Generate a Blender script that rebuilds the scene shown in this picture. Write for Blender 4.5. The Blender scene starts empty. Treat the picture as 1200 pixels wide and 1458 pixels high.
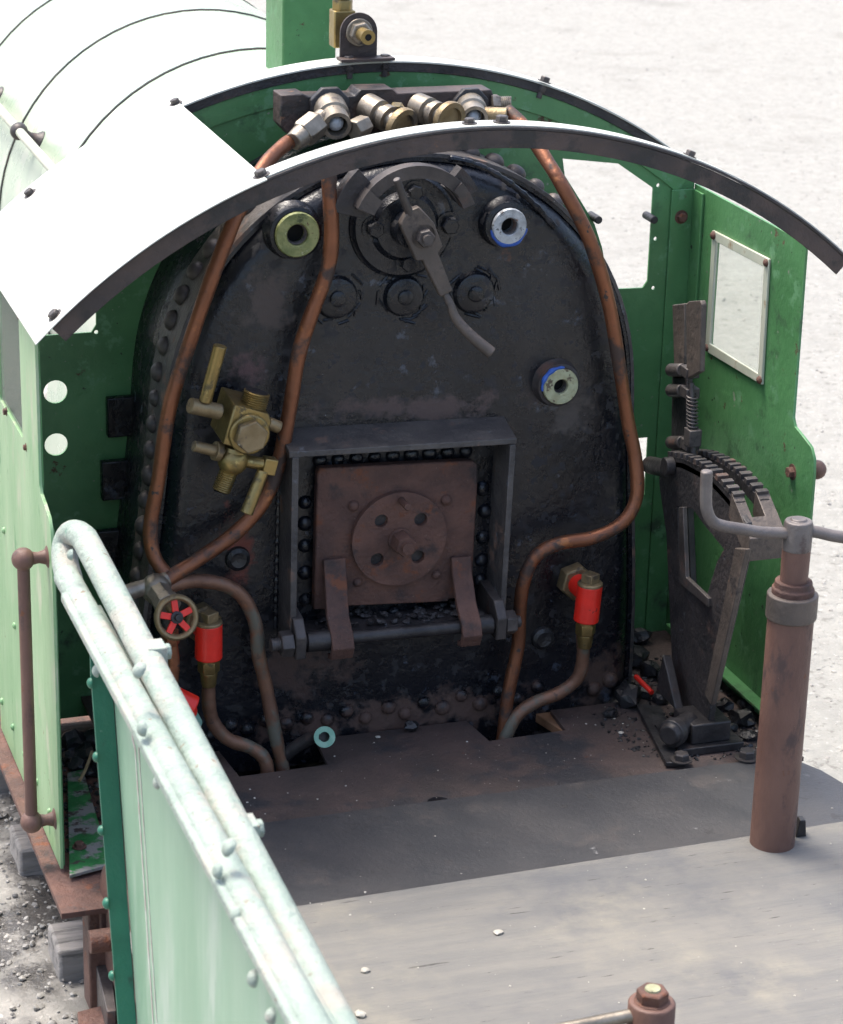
import bpy, bmesh, math, random
from mathutils import Vector as V, Matrix, geometry
random.seed(7)
R = math.radians
scn = bpy.context.scene
COL = scn.collection

# ------------------------------------------------------------------ camera
CAM = V((-1.6014197, -4.5316936, 2.2633662))
CR = V((0.94650039, -0.32168475, 0.02561126))
CU = V((0.08968675, 0.33846335, 0.93669571))
CF = V((0.30998920, 0.88428586, -0.34920656))
FPX = 3600.0                                   # focal length in photo pixels (1200 wide)
cd = bpy.data.cameras.new('camera'); cam = bpy.data.objects.new('camera', cd); COL.objects.link(cam)
cd.sensor_fit = 'HORIZONTAL'; cd.sensor_width = 36; cd.lens = FPX / 1200 * 36
cd.clip_start = .05; cd.clip_end = 400
m = Matrix.Identity(4)
for i in range(3):
    m[i][0] = CR[i]; m[i][1] = CU[i]; m[i][2] = -CF[i]; m[i][3] = CAM[i]
cam.matrix_world = m
cd.dof.use_dof = True; cd.dof.focus_distance = 5.1; cd.dof.aperture_fstop = 11
scn.camera = cam

# ------------------------------------------------------------------ light
SUN = V((-.22, .30, .93)).normalized()          # towards the sun: high, ahead of the engine and a little left
el = math.asin(SUN.z); az = math.atan2(SUN.x, SUN.y)
w = bpy.data.worlds.new('World'); scn.world = w; w.use_nodes = True
nt = w.node_tree; nt.nodes.clear()
sk = nt.nodes.new('ShaderNodeTexSky'); sk.sky_type = 'NISHITA'; sk.sun_disc = False
sk.sun_elevation = el; sk.sun_rotation = az; sk.dust_density = 5; sk.air_density = 1.0; sk.ozone_density = .8
bg = nt.nodes.new('ShaderNodeBackground'); bg.inputs[1].default_value = .15
ow = nt.nodes.new('ShaderNodeOutputWorld')
nt.links.new(sk.outputs[0], bg.inputs[0]); nt.links.new(bg.outputs[0], ow.inputs[0])
sd = bpy.data.lights.new('sun', 'SUN'); sd.energy = 1.5; sd.angle = R(18); sd.color = (1, .96, .88)
so = bpy.data.objects.new('sun', sd); COL.objects.link(so)
so.rotation_euler = SUN.to_track_quat('Z', 'Y').to_euler(); so.location = (-2, 3, 8)
scn.view_settings.view_transform = 'Standard'; scn.view_settings.look = 'None'
scn.view_settings.exposure = 1.45; scn.view_settings.gamma = 1
scn.render.engine = 'CYCLES'

# ------------------------------------------------------------------ pixel -> place
def at(px, py, ax, v):
    d = CR * ((px - 600) / FPX) + CU * (-(py - 729) / FPX) + CF
    i = 'xyz'.index(ax)
    return CAM + d * ((v - CAM[i]) / d[i])
def B(px, py, y=0.0): return at(px, py, 'y', y)
def SX(px, py, x): return at(px, py, 'x', x)
def FZ(px, py, z=0.0): return at(px, py, 'z', z)

# ------------------------------------------------------------------ materials
MATS = {}
def mat(name, c1, c2, rough=.5, metal=0., scale=6., spots=(), bump=.15, bscale=60., rvar=.15, detail=6., stretch=None, coat=0., alpha=1., stains=(), contrast=(.35, .68), bdist=.01):
    """two-tone noise base; spots = list of (colour, scale, threshold, softness, roughness, metal)"""
    mt = bpy.data.materials.new(name); mt.use_nodes = True
    n = mt.node_tree; N = n.nodes; L = n.links
    bs = N['Principled BSDF']
    g = N.new('ShaderNodeNewGeometry'); src = g.outputs['Position']
    if stretch:
        mp = N.new('ShaderNodeMapping'); mp.inputs['Scale'].default_value = stretch
        L.new(src, mp.inputs['Vector']); src2 = mp.outputs[0]
    else: src2 = src
    def noise(sc, s=src2, det=detail, off=0., rg=.6):
        t = N.new('ShaderNodeTexNoise'); t.inputs['Scale'].default_value = sc; t.inputs['Detail'].default_value = det
        t.inputs['Roughness'].default_value = rg
        if off:
            a = N.new('ShaderNodeVectorMath'); a.operation = 'ADD'; a.inputs[1].default_value = (off, off * 1.7, -off)
            L.new(s, a.inputs[0]); s = a.outputs[0]
        L.new(s, t.inputs['Vector']); return t.outputs['Fac']
    def ramp(f, lo, hi):
        r = N.new('ShaderNodeMapRange'); r.inputs[1].default_value = lo; r.inputs[2].default_value = hi
        r.interpolation_type = 'SMOOTHSTEP'
        L.new(f, r.inputs[0]); return r.outputs[0]
    def mixc(f, a, b):
        x = N.new('ShaderNodeMix'); x.data_type = 'RGBA'; L.new(f, x.inputs[0])
        for k, q in ((6, a), (7, b)):
            if isinstance(q, tuple): x.inputs[k].default_value = (*q, 1)
            else: L.new(q, x.inputs[k])
        return x.outputs[2]
    def mixf(f, a, b):
        x = N.new('ShaderNodeMix'); x.data_type = 'FLOAT'; L.new(f, x.inputs[0])
        for k, q in ((2, a), (3, b)):
            if isinstance(q, (int, float)): x.inputs[k].default_value = q
            else: L.new(q, x.inputs[k])
        return x.outputs[0]
    n1 = noise(scale)
    col = mixc(ramp(n1, *contrast), c1, c2)
    ro = mixf(noise(scale * 3.1, off=3.3), max(0.02, rough - rvar), min(1, rough + rvar))
    me = metal
    for i, (sc_c, sc, th, soft, r_, m_) in enumerate(spots):
        f = ramp(noise(sc, s=src2 if i % 2 == 0 else src, off=1.37 * (i + 1), rg=.65), th, th + soft)
        col = mixc(f, col, sc_c); ro = mixf(f, ro, r_); me = mixf(f, me, m_)
    for i, (ctr, sz, sc_c, r_) in enumerate(stains):
        mp = N.new('ShaderNodeVectorMath'); mp.operation = 'SUBTRACT'; mp.inputs[1].default_value = ctr; L.new(src, mp.inputs[0])
        dv = N.new('ShaderNodeVectorMath'); dv.operation = 'DIVIDE'; dv.inputs[1].default_value = sz; L.new(mp.outputs[0], dv.inputs[0])
        ln_ = N.new('ShaderNodeVectorMath'); ln_.operation = 'LENGTH'; L.new(dv.outputs[0], ln_.inputs[0])
        fa_ = N.new('ShaderNodeMath'); fa_.operation = 'MULTIPLY_ADD'; fa_.inputs[1].default_value = 3.2; L.new(noise(17, off=2.2 * (i + 1), rg=.7), fa_.inputs[0]); L.new(ln_.outputs['Value'], fa_.inputs[2])
        f = ramp(fa_.outputs[0], 2.35, 1.75)
        col = mixc(f, col, sc_c); ro = mixf(f, ro, r_)
    L.new(col, bs.inputs['Base Color']); L.new(ro, bs.inputs['Roughness'])
    if isinstance(me, (int, float)): bs.inputs['Metallic'].default_value = me
    else: L.new(me, bs.inputs['Metallic'])
    if coat: bs.inputs['Coat Weight'].default_value = coat; bs.inputs['Coat Roughness'].default_value = .12
    if bump:
        b = N.new('ShaderNodeBump'); b.inputs['Strength'].default_value = bump; b.inputs['Distance'].default_value = bdist
        h = mixf(ramp(noise(bscale * .22, off=5.), .0, 1.), noise(bscale, det=8.), 1.)
        L.new(h, b.inputs['Height']); L.new(b.outputs[0], bs.inputs['Normal'])
    if alpha < 1: bs.inputs['Alpha'].default_value = alpha
    MATS[name] = mt
    return mt

RUSTC = (.10, .045, .028)
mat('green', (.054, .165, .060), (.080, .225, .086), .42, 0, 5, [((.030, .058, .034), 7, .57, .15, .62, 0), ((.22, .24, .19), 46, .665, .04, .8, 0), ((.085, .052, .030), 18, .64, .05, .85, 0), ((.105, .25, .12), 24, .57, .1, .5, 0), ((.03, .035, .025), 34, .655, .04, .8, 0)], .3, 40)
mat('green_sunlit', (.17, .32, .15), (.25, .39, .21), .38, 0, 7, [((.36, .40, .28), 12, .54, .16, .6, 0), ((.20, .15, .10), 40, .67, .06, .85, 0), ((.09, .22, .10), 22, .62, .08, .5, 0)], .2, 50, stretch=(1, 1, .3))  # cab green again, with sunlight as well as bleaching put into the colour
mat('tender_green', (.20, .335, .225), (.265, .40, .285), .40, 0, 5, [((.37, .45, .37), 8, .50, .2, .55, 0), ((.44, .44, .38), 60, .68, .05, .8, 0), ((.12, .18, .14), 40, .70, .04, .7, 0)], .1, 40, stretch=(1, 1, .22))
mat('tender_green_shaded', (.012, .115, .07), (.02, .15, .092), .45, 0, 8, [((.16, .24, .20), 70, .68, .05, .8, 0), ((.03, .06, .045), 14, .60, .1, .7, 0)], .35, 60)  # tender green darkened, the shade of the backlit angle is in the colour
mat('bead', (.235, .295, .255), (.285, .335, .295), .55, 0, 8, [((.32, .315, .275), 11, .50, .16, .75, 0), ((.10, .215, .165), 14, .65, .08, .45, 0), ((.21, .16, .12), 44, .635, .05, .9, 0)], 1.0, 80, rvar=.2)
mat('barrel', (.34, .43, .33), (.42, .49, .39), .26, 0, 3, [((.50, .51, .44), 5, .53, .2, .5, 0), ((.25, .22, .17), 46, .68, .05, .8, 0)], .08, 20, coat=.3)  # green paint made pale, sun glare and bleaching are both in the colour
mat('roof_glare', (.44, .455, .41), (.52, .53, .48), .42, 0, 4, [((.36, .355, .31), 9, .56, .16, .6, 0), ((.28, .25, .20), 40, .68, .05, .8, 0)], .1, 30)  # pale colour carries the sun glare on the roof
mat('black', (.0025, .0035, .0065), (.008, .0095, .014), .27, 0, 6, [((.024, .021, .024), 7, .63, .12, .5, 0), ((.10, .048, .032), 14, .68, .07, .8, 0), ((.050, .060, .080), 22, .615, .08, .25, 0), ((.20, .19, .18), 150, .705, .03, .8, 0), ((.022, .021, .024), 40, .56, .06, .75, 0)], .5, 60, rvar=.16, bdist=.009, stains=[((-.40, 0, .43), (.05, .2, .10), (.15, .035, .022), .6), ((-.38, 0, .80), (.07, .2, .04), (.09, .05, .052), .6), ((-.03, 0, .70), (.32, .06, .04), (.075, .05, .046), .6), ((-.05, 0, .02), (.55, .1, .07), (.085, .05, .04), .75), ((-.34, 0, .93), (.08, .1, .10), (.06, .045, .04), .6), ((-.25, 0, .18), (.14, .1, .12), (.06, .035, .03), .6), ((.30, 0, .66), (.08, .1, .10), (.06, .05, .045), .6), ((.40, 0, .06), (.10, .1, .10), (.07, .042, .032), .7)])
mat('black_rust', (.018, .017, .019), (.042, .036, .036), .55, 0, 12, [((.095, .052, .040), 9, .56, .16, .8, 0), ((.06, .065, .075), 40, .62, .08, .5, 0), ((.25, .23, .21), 170, .72, .03, .8, 0)], .7, 70)
mat('iron', (.045, .040, .040), (.085, .075, .072), .5, .35, 14, [((.11, .06, .045), 12, .56, .15, .75, 0), ((.02, .018, .02), 25, .6, .1, .6, .1)], .3, 90)
mat('iron_dark', (.020, .019, .021), (.045, .042, .043), .45, .3, 14, [((.075, .045, .036), 11, .58, .15, .75, 0)], .35, 90)
mat('rust', (.066, .033, .026), (.118, .056, .040), .72, 0, 12, [((.036, .025, .024), 14, .53, .16, .75, 0), ((.145, .052, .026), 18, .57, .1, .85, 0), ((.24, .18, .15), 150, .67, .06, .85, 0)], .7, 100)
mat('rust_post', (.105, .054, .042), (.165, .088, .066), .58, 0, 7, [((.070, .044, .040), 18, .54, .14, .7, 0), ((.15, .062, .032), 30, .63, .08, .8, 0), ((.26, .19, .16), 150, .69, .05, .8, 0)], .35, 80, stretch=(1, 1, .5))
mat('rim', (.030, .023, .022), (.062, .042, .036), .55, 0, 9, [((.014, .013, .014), 12, .50, .12, .45, 0), ((.13, .07, .042), 34, .65, .07, .8, 0)], .5, 80)
mat('copper', (.235, .094, .048), (.17, .070, .038), .40, .65, 9, [((.055, .036, .030), 10, .52, .1, .6, .3), ((.33, .135, .055), 22, .60, .09, .42, .6), ((.035, .030, .029), 45, .63, .05, .7, .1)], .35, 60)
mat('copper_dull', (.15, .080, .055), (.21, .11, .068), .5, .5, 12, [((.12, .115, .09), 14, .50, .14, .6, .3), ((.05, .037, .032), 26, .60, .1, .7, .2), ((.30, .125, .05), 20, .63, .08, .5, .5)], .3, 70)
mat('brass', (.31, .225, .085), (.22, .165, .070), .36, .8, 22, [((.10, .08, .042), 30, .55, .1, .55, .4), ((.40, .31, .13), 40, .62, .07, .3, .9)], .2, 90)
mat('brass_dull', (.20, .145, .075), (.26, .20, .115), .46, .6, 30, [((.075, .06, .045), 22, .53, .12, .65, .3), ((.40, .36, .28), 60, .67, .06, .7, .1)], .3, 90)
mat('gunmetal', (.20, .175, .14), (.30, .265, .215), .42, .7, 30, [((.07, .06, .055), 26, .55, .12, .6, .3)], .2, 90)
mat('red', (.72, .022, .012), (.60, .020, .012), .38, 0, 20, [((.20, .02, .015), 40, .66, .05, .7, 0), ((.05, .03, .028), 60, .685, .04, .8, 0)], .2, 60)
mat('boss_green', (.13, .155, .055), (.25, .265, .11), .55, .2, 40, [((.06, .075, .03), 50, .54, .1, .7, .1), ((.10, .05, .03), 70, .62, .05, .8, 0), ((.42, .44, .30), 90, .64, .05, .5, .2)], .5, 100)
mat('boss_white', (.40, .43, .46), (.24, .26, .28), .45, .3, 50, [((.10, .10, .10), 60, .57, .06, .6, .2), ((.16, .07, .04), 80, .64, .05, .8, 0)], .5, 100)
mat('boss_cream', (.36, .38, .25), (.28, .28, .17), .5, .2, 50, [((.10, .08, .055), 55, .57, .06, .6, .2), ((.14, .06, .03), 80, .64, .05, .8, 0)], .5, 100)
mat('blue_sealant', (.015, .07, .32), (.03, .10, .40), .4, 0, 50, bump=.3)
mat('verdigris', (.16, .34, .26), (.24, .40, .32), .6, .2, 60, bump=.2)
mat('floor_steel', (.050, .039, .036), (.085, .058, .051), .62, 0, 5, [((.034, .034, .038), 6, .48, .16, .5, 0), ((.26, .24, .22), 150, .70, .03, .9, 0), ((.12, .06, .042), 14, .65, .1, .8, 0), ((.14, .12, .11), 60, .66, .05, .85, 0)], .4, 100)
mat('fall_plate', (.040, .041, .045), (.058, .056, .057), .5, .1, 4, [((.068, .059, .055), 6, .54, .2, .6, 0), ((.28, .27, .26), 150, .715, .02, .9, 0), ((.15, .15, .15), 16, .69, .05, .7, 0), ((.035, .033, .034), 22, .60, .1, .6, 0)], .25, 110)
mat('plywood', (.135, .133, .126), (.172, .164, .147), .74, 0, 7, [((.19, .18, .156), 13, .60, .14, .85, 0), ((.103, .105, .109), 2.8, .49, .22, .8, 0), ((.06, .057, .054), 26, .65, .05, .9, 0), ((.225, .21, .172), 3.2, .54, .22, .85, 0), ((.05, .047, .044), 42, .665, .04, .9, 0), ((.36, .345, .32), 90, .70, .03, .9, 0)], .5, 60, stretch=(.3, 2.8, 1))
mat('timber', (.20, .19, .18), (.31, .29, .27), .85, 0, 8, [((.11, .105, .10), 12, .50, .15, .9, 0)], .8, 50, stretch=(.4, 3, 3))
mat('wood_block', (.20, .10, .05), (.28, .15, .08), .8, 0, 20, bump=.3)
mat('coal', (.010, .010, .012), (.030, .031, .034), .32, 0, 30, [((.09, .085, .08), 60, .66, .1, .7, 0)], .5, 90)
mat('cream_plastic', (.40, .43, .35), (.47, .48, .39), .4, 0, 14, [((.26, .18, .10), 16, .58, .14, .7, 0)], .05, 30)
mat('lining', (.55, .57, .50), (.45, .36, .34), .6, 0, 30, bump=0)
mat('scuffed_green', (.015, .12, .03), (.03, .17, .05), .55, 0, 20, [((.20, .195, .18), 17, .47, .08, .75, .1), ((.05, .033, .028), 24, .56, .08, .8, 0)], .4, 70)
mat('stone', (.22, .21, .195), (.38, .37, .34), .55, 0, 5, [((.08, .078, .075), 4, .50, .2, .15, 0), ((.42, .40, .37), 40, .6, .1, .8, 0)], .5, 60, rvar=.3)
mat('brown_steel', (.075, .062, .054), (.115, .092, .078), .55, .2, 14, [((.045, .038, .036), 20, .55, .12, .6, .1), ((.14, .075, .048), 26, .62, .08, .8, 0)], .35, 90)
mat('worn_steel', (.115, .10, .095), (.17, .15, .14), .48, .3, 14, [((.085, .06, .052), 16, .54, .12, .7, .1)], .3, 90)
mat('worn_black', (.045, .042, .043), (.085, .077, .073), .5, .1, 12, [((.16, .10, .075), 15, .57, .12, .8, 0), ((.11, .12, .14), 22, .61, .08, .45, .1), ((.34, .31, .28), 150, .70, .04, .8, 0)], .6, 80)
mat('void', (.0015, .0015, .002), (.003, .003, .003), .9, 0, 9, bump=0)  # near black, painted in for the shade deep inside bores
mat('shell', (.42, .40, .35), (.30, .28, .24), .6, 0, 40, bump=.2)
mat('twig', (.30, .22, .11), (.38, .28, .15), .8, 0, 40, bump=.2)
mat('steel_rail', (.09, .065, .055), (.13, .09, .07), .6, .2, 12, bump=.3)
# ground: pale dusty hardstanding with gravel, oily wet ballast close to the track
mat('ground', (.236, .234, .216), (.275, .272, .250), .9, 0, 16, [((.200, .197, .180), 2.0, .52, .2, .9, 0), ((.165, .160, .146), 30, .57, .08, .9, 0), ((.345, .340, .318), 44, .58, .06, .9, 0), ((.12, .115, .104), 75, .645, .04, .9, 0)], .8, 80, detail=9, bdist=.012)
def wet_ballast():
    mt = mat('ballast', (.19, .185, .17), (.36, .345, .315), .75, 0, 6, [((.07, .066, .062), 3.2, .44, .12, .12, 0), ((.42, .40, .37), 38, .60, .08, .9, 0)], 1.0, 46, detail=9)
wet_ballast()
def glass():
    mt = bpy.data.materials.new('window_glass'); mt.use_nodes = True; n = mt.node_tree
    n.nodes.clear()
    t = n.nodes.new('ShaderNodeBsdfTransparent'); t.inputs[0].default_value = (.93, .95, .92, 1)
    g = n.nodes.new('ShaderNodeBsdfGlossy'); g.inputs['Roughness'].default_value = .12
    d = n.nodes.new('ShaderNodeBsdfDiffuse'); d.inputs[0].default_value = (.75, .77, .72, 1)
    a = n.nodes.new('ShaderNodeMixShader'); a.inputs[0].default_value = .07
    b = n.nodes.new('ShaderNodeMixShader'); o = n.nodes.new('ShaderNodeOutputMaterial')
    n.links.new(t.outputs[0], a.inputs[1]); n.links.new(d.outputs[0], a.inputs[2])
    b.inputs[0].default_value = .07; n.links.new(a.outputs[0], b.inputs[1]); n.links.new(g.outputs[0], b.inputs[2])
    n.links.new(b.outputs[0], o.inputs[0]); MATS['window_glass'] = mt
glass()

# ------------------------------------------------------------------ mesh helpers
WLOC = {}
def frame(d):
    d = V(d).normalized()
    a = V((0, 0, 1)) if abs(d.z) < .9 else V((0, 1, 0))
    x = a.cross(d).normalized(); return x, d.cross(x).normalized(), d
class MB:
    def __init__(s): s.v = []; s.f = []
    def add(s, vs, fs):
        k = len(s.v); s.v += [V(p) for p in vs]; s.f += [tuple(i + k for i in f) for f in fs]; return s
    def ring(s, rings, caps=(True, True), close=True):
        n = len(rings[0]); k = len(s.v)
        for r in rings: s.v += [V(p) for p in r]
        for i in range(len(rings) - 1):
            for j in range(n if close else n - 1):
                a = k + i * n + j; b = k + i * n + (j + 1) % n
                s.f.append((a, b, b + n, a + n))
        if caps[0]: s.f.append(tuple(k + j for j in range(n)))
        if caps[1]: s.f.append(tuple(k + (len(rings) - 1) * n + j for j in range(n)))
        return s
    def lathe(s, p, d, prof, n=24, ph=0., caps=(True, True)):
        x, y, z = frame(d); p = V(p)
        return s.ring([[p + z * t + (x * math.cos(ph + 2 * math.pi * j / n) + y * math.sin(ph + 2 * math.pi * j / n)) * r for j in range(n)] for t, r in prof], caps)
    def cyl(s, a, b, r, r2=None, n=20, ph=0.):
        a = V(a); b = V(b); L = (b - a).length
        return s.lathe(a, b - a, [(0, r), (L, r if r2 is None else r2)], n, ph)
    def hexp(s, a, b, r, ph=0.):
        a = V(a); b = V(b); L = (b - a).length
        return s.lathe(a, b - a, [(0, r), (L * .86, r), (L, r * .9)], 6, ph)
    def thread(s, a, b, r, pitch=.004, n=20):
        a = V(a); b = V(b); L = (b - a).length; k = max(2, int(L / pitch)); pr = []
        for i in range(k):
            pr += [(L * i / k, r * .9), (L * (i + .5) / k, r)]
        pr.append((L, r * .88)); return s.lathe(a, b - a, pr, n)
    def ball(s, c, r, n=16, k=9, sc=(1, 1, 1)):
        rings = []
        for i in range(1, k):
            a = math.pi * i / k
            rings.append([V(c) + V((r * math.sin(a) * math.cos(2 * math.pi * j / n) * sc[0], r * math.sin(a) * math.sin(2 * math.pi * j / n) * sc[1], -r * math.cos(a) * sc[2])) for j in range(n)])
        return s.ring(rings)
    def tube(s, pts, r, n=14, sub=6, caps=True):
        P = [V(p) for p in pts]; Q = []
        if sub > 1:
            E_ = [P[0] * 2 - P[1]] + P + [P[-1] * 2 - P[-2]]
            for i in range(1, len(E_) - 2):
                a, b, c, d = E_[i - 1:i + 3]
                for j in range(sub):
                    t = j / sub
                    Q.append(.5 * ((2 * b) + (c - a) * t + (2 * a - 5 * b + 4 * c - d) * t * t + (3 * b - a - 3 * c + d) * t ** 3))
            Q.append(P[-1])
        else: Q = P
        x = None; rings = []
        for i, p in enumerate(Q):
            d = (Q[min(i + 1, len(Q) - 1)] - Q[max(i - 1, 0)]).normalized()
            if x is None: x = frame(d)[0]
            x = (x - d * x.dot(d)).normalized(); y = d.cross(x)
            rr = r(i / (len(Q) - 1)) if callable(r) else r
            rings.append([p + (x * math.cos(2 * math.pi * j / n) + y * math.sin(2 * math.pi * j / n)) * rr for j in range(n)])
        return s.ring(rings, (caps, caps))
    def box(s, c, sz, rot=None):
        c = V(c); h = V(sz) / 2; vs = []
        for i in (-1, 1):
            for j in (-1, 1):
                for k in (-1, 1):
                    q = V((h.x * i, h.y * j, h.z * k))
                    if rot: q = rot @ q
                    vs.append(c + q)
        return s.add(vs, [(0, 1, 3, 2), (4, 6, 7, 5), (0, 4, 5, 1), (2, 3, 7, 6), (0, 2, 6, 4), (1, 5, 7, 3)])
    def bbox(s, x0, x1, y0, y1, z0, z1): return s.box(((x0 + x1) / 2, (y0 + y1) / 2, (z0 + z1) / 2), (x1 - x0, y1 - y0, z1 - z0))
    def bar(s, a, b, w_, h_, up=(0, 0, 1)):
        a = V(a); b = V(b); d = (b - a).normalized(); x = V(up).cross(d).normalized(); y = d.cross(x)
        q = [x * i * w_ / 2 + y * j * h_ / 2 for i, j in ((-1, -1), (1, -1), (1, 1), (-1, 1))]
        return s.ring([[a + k for k in q], [b + k for k in q]])
    def prism(s, poly, vec, holes=()):
        loops = [[V(p) for p in poly]] + [[V(p) for p in h] for h in holes]
        flat = [p for l in loops for p in l]; n = len(flat); vec = V(vec)
        tris = geometry.tessellate_polygon(loops)
        k = len(s.v); s.v += flat + [p + vec for p in flat]
        for t in tris: s.f.append(tuple(k + i for i in t)); s.f.append(tuple(k + n + i for i in reversed(t)))
        o = 0
        for l in loops:
            for i in range(len(l)):
                a = k + o + i; b = k + o + (i + 1) % len(l); s.f.append((a, b, b + n, a + n))
            o += len(l)
        return s
    def mesh(s, name, org):
        me = bpy.data.meshes.new(name); me.from_pydata([tuple(p - org) for p in s.v], [], s.f)
        bm = bmesh.new(); bm.from_mesh(me); bmesh.ops.remove_doubles(bm, verts=bm.verts, dist=1e-5)
        bmesh.ops.recalc_face_normals(bm, faces=bm.faces); bm.to_mesh(me); bm.free()
        me.polygons.foreach_set('use_smooth', [True] * len(me.polygons)); me.set_sharp_from_angle(angle=R(38))
        return me
    def build(s, name, mt, parent=None, bevel=0., label=None, kind=None):
        lo = V([min(p[i] for p in s.v) for i in range(3)]); hi = V([max(p[i] for p in s.v) for i in range(3)])
        org = V(((lo.x + hi.x) / 2, (lo.y + hi.y) / 2, lo.z))
        me = s.mesh(name, org); o = bpy.data.objects.new(name, me); COL.objects.link(o)
        me.materials.append(MATS[mt]); put(o, org, parent)
        if bevel:
            b = o.modifiers.new('bevel', 'BEVEL'); b.width = bevel; b.segments = 2; b.limit_method = 'ANGLE'; b.angle_limit = R(40)
        if label: o['label'] = label
        if kind: o['kind'] = kind
        return o
def put(o, org, parent=None):
    WLOC[o.name] = V(org)
    if parent: o.parent = parent; o.location = V(org) - WLOC[parent.name]
    else: o.location = org
def thing(name, loc, label, cat, group=None):
    o = bpy.data.objects.new(name, None); COL.objects.link(o); o.empty_display_size = .1; put(o, V(loc)); return tag(o, label, cat, group)
def tag(o, label, cat, group=None):
    o['label'] = label; o['category'] = cat
    if group: o['group'] = group
    return o
def circ(c, ux, uy, r, n=20): c = V(c); return [c + V(ux) * (r * math.cos(2 * math.pi * j / n)) + V(uy) * (r * math.sin(2 * math.pi * j / n)) for j in range(n)]
X_, Y_, Z_ = V((1, 0, 0)), V((0, 1, 0)), V((0, 0, 1))

# a shared rivet head and bolt head, placed along a normal
def unit(kind):
    b = MB()
    if kind == 'rivet': b.lathe((0, 0, 0), Z_, [(-.1, 1.), (.12, 1.), (.42, .86), (.68, .55), (.78, .2)], 12)
    else: b.lathe((0, 0, 0), Z_, [(-.1, 1.45), (.06, 1.45)], 16).lathe((0, 0, .06), Z_, [(0, 1.), (.75, 1.), (.9, .86)], 6)
    return b
SHARED = {}
def head(kind, name, p, nrm, r, mt, parent, spin=0., jit=True):
    key = (kind, mt)
    if key not in SHARED:
        me = unit(kind).mesh(name, V((0, 0, 0))); me.materials.append(MATS[mt]); SHARED[key] = me
    o = bpy.data.objects.new(name, SHARED[key]); COL.objects.link(o)
    q = V(nrm).to_track_quat('Z', 'Y').to_matrix() @ Matrix.Rotation(spin or random.random() * 6, 3, 'Z')
    put(o, V(p), parent); o.rotation_euler = q.to_euler()
    k = r * (random.uniform(.86, 1.08) if jit else 1); o.scale = (k, k, k * random.uniform(.9, 1.1) if jit else k)
    return o

# ================================================================== SETTING
GZ = -.55
gm = MB(); gm.add([(-60, -30, GZ), (90, -30, GZ), (90, 140, GZ), (-60, 140, GZ)], [(0, 1, 2, 3)])
gr = gm.build('ground', 'ground'); gr['kind'] = 'structure'
bd = MB()
nx, ny = 40, 90; x0, x1, y0, y1 = -1.15, .75, -3.0, 6.0
def bz(x, y):
    e = min(1, max(0, min(x - x0, x1 - x) / .35))
    return GZ + .006 + .015 * e + .012 * math.sin(x * 23 + 3 * math.sin(y * 7)) * math.sin(y * 19) * e
bd.add([(x0 + (x1 - x0) * i / nx, y0 + (y1 - y0) * j / ny, bz(x0 + (x1 - x0) * i / nx, y0 + (y1 - y0) * j / ny)) for j in range(ny + 1) for i in range(nx + 1)],
       [(j * (nx + 1) + i, j * (nx + 1) + i + 1, (j + 1) * (nx + 1) + i + 1, (j + 1) * (nx + 1) + i) for j in range(ny) for i in range(nx)])
bo = bd.build('ballast_bed', 'ballast'); bo['kind'] = 'structure'
# loose stones
st = MB()
def stone(b, c, r, flat=.7, k=.25, det=1):
    t = (1 + 5 ** .5) / 2
    vs = [V(p).normalized() for p in ((-1, t, 0), (1, t, 0), (-1, -t, 0), (1, -t, 0), (0, -1, t), (0, 1, t), (0, -1, -t), (0, 1, -t), (t, 0, -1), (t, 0, 1), (-t, 0, -1), (-t, 0, 1))]
    fs = [(0, 11, 5), (0, 5, 1), (0, 1, 7), (0, 7, 10), (0, 10, 11), (1, 5, 9), (5, 11, 4), (11, 10, 2), (10, 7, 6), (7, 1, 8), (3, 9, 4), (3, 4, 2), (3, 2, 6), (3, 6, 8), (3, 8, 9), (4, 9, 5), (2, 4, 11), (6, 2, 10), (8, 6, 7), (9, 8, 1)]
    for _ in range(det - 1):
        mid = {}; nf = []
        def md(a, c_):
            q = (min(a, c_), max(a, c_))
            if q not in mid: vs.append(((vs[a] + vs[c_]) / 2).normalized()); mid[q] = len(vs) - 1
            return mid[q]
        for f in fs:
            a, c2, d = md(f[0], f[1]), md(f[1], f[2]), md(f[2], f[0]); nf += [(f[0], a, d), (f[1], c2, a), (f[2], d, c2), (a, c2, d)]
        fs = nf
    rot = Matrix.Rotation(random.random() * 6, 3, 'Z'); sx = random.uniform(.75, 1.25)
    out = []
    for v in vs:
        q = v * random.uniform(1 - k, 1 + k * .5); q = rot @ V((q.x * sx, q.y, q.z * flat)); out.append(V(c) + q * r)
    b.add(out, fs)
for _ in range(8000):
    x = random.uniform(-1.5, -.55); y = random.uniform(-1.2, 3.2); r = random.choice((.002, .003, .004, .005, .006, .009))
    stone(st, (x, y, (bz(x, y) if x > x0 else GZ) + r * .2), r)
for _ in range(6000):
    t = random.random() ** 1.3; y = -.5 + 15 * t; x = .9 + y * .25 + random.uniform(0, 1.9 + .25 * max(0, y))
    stone(st, (x, y, GZ + .0005), random.choice((.003, .004, .005, .006, .009)), .5)
so_ = st.build('ballast_stones', 'stone', kind='stuff')
so_['label'] = 'small loose grey stones scattered over the ground around the engine'
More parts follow.
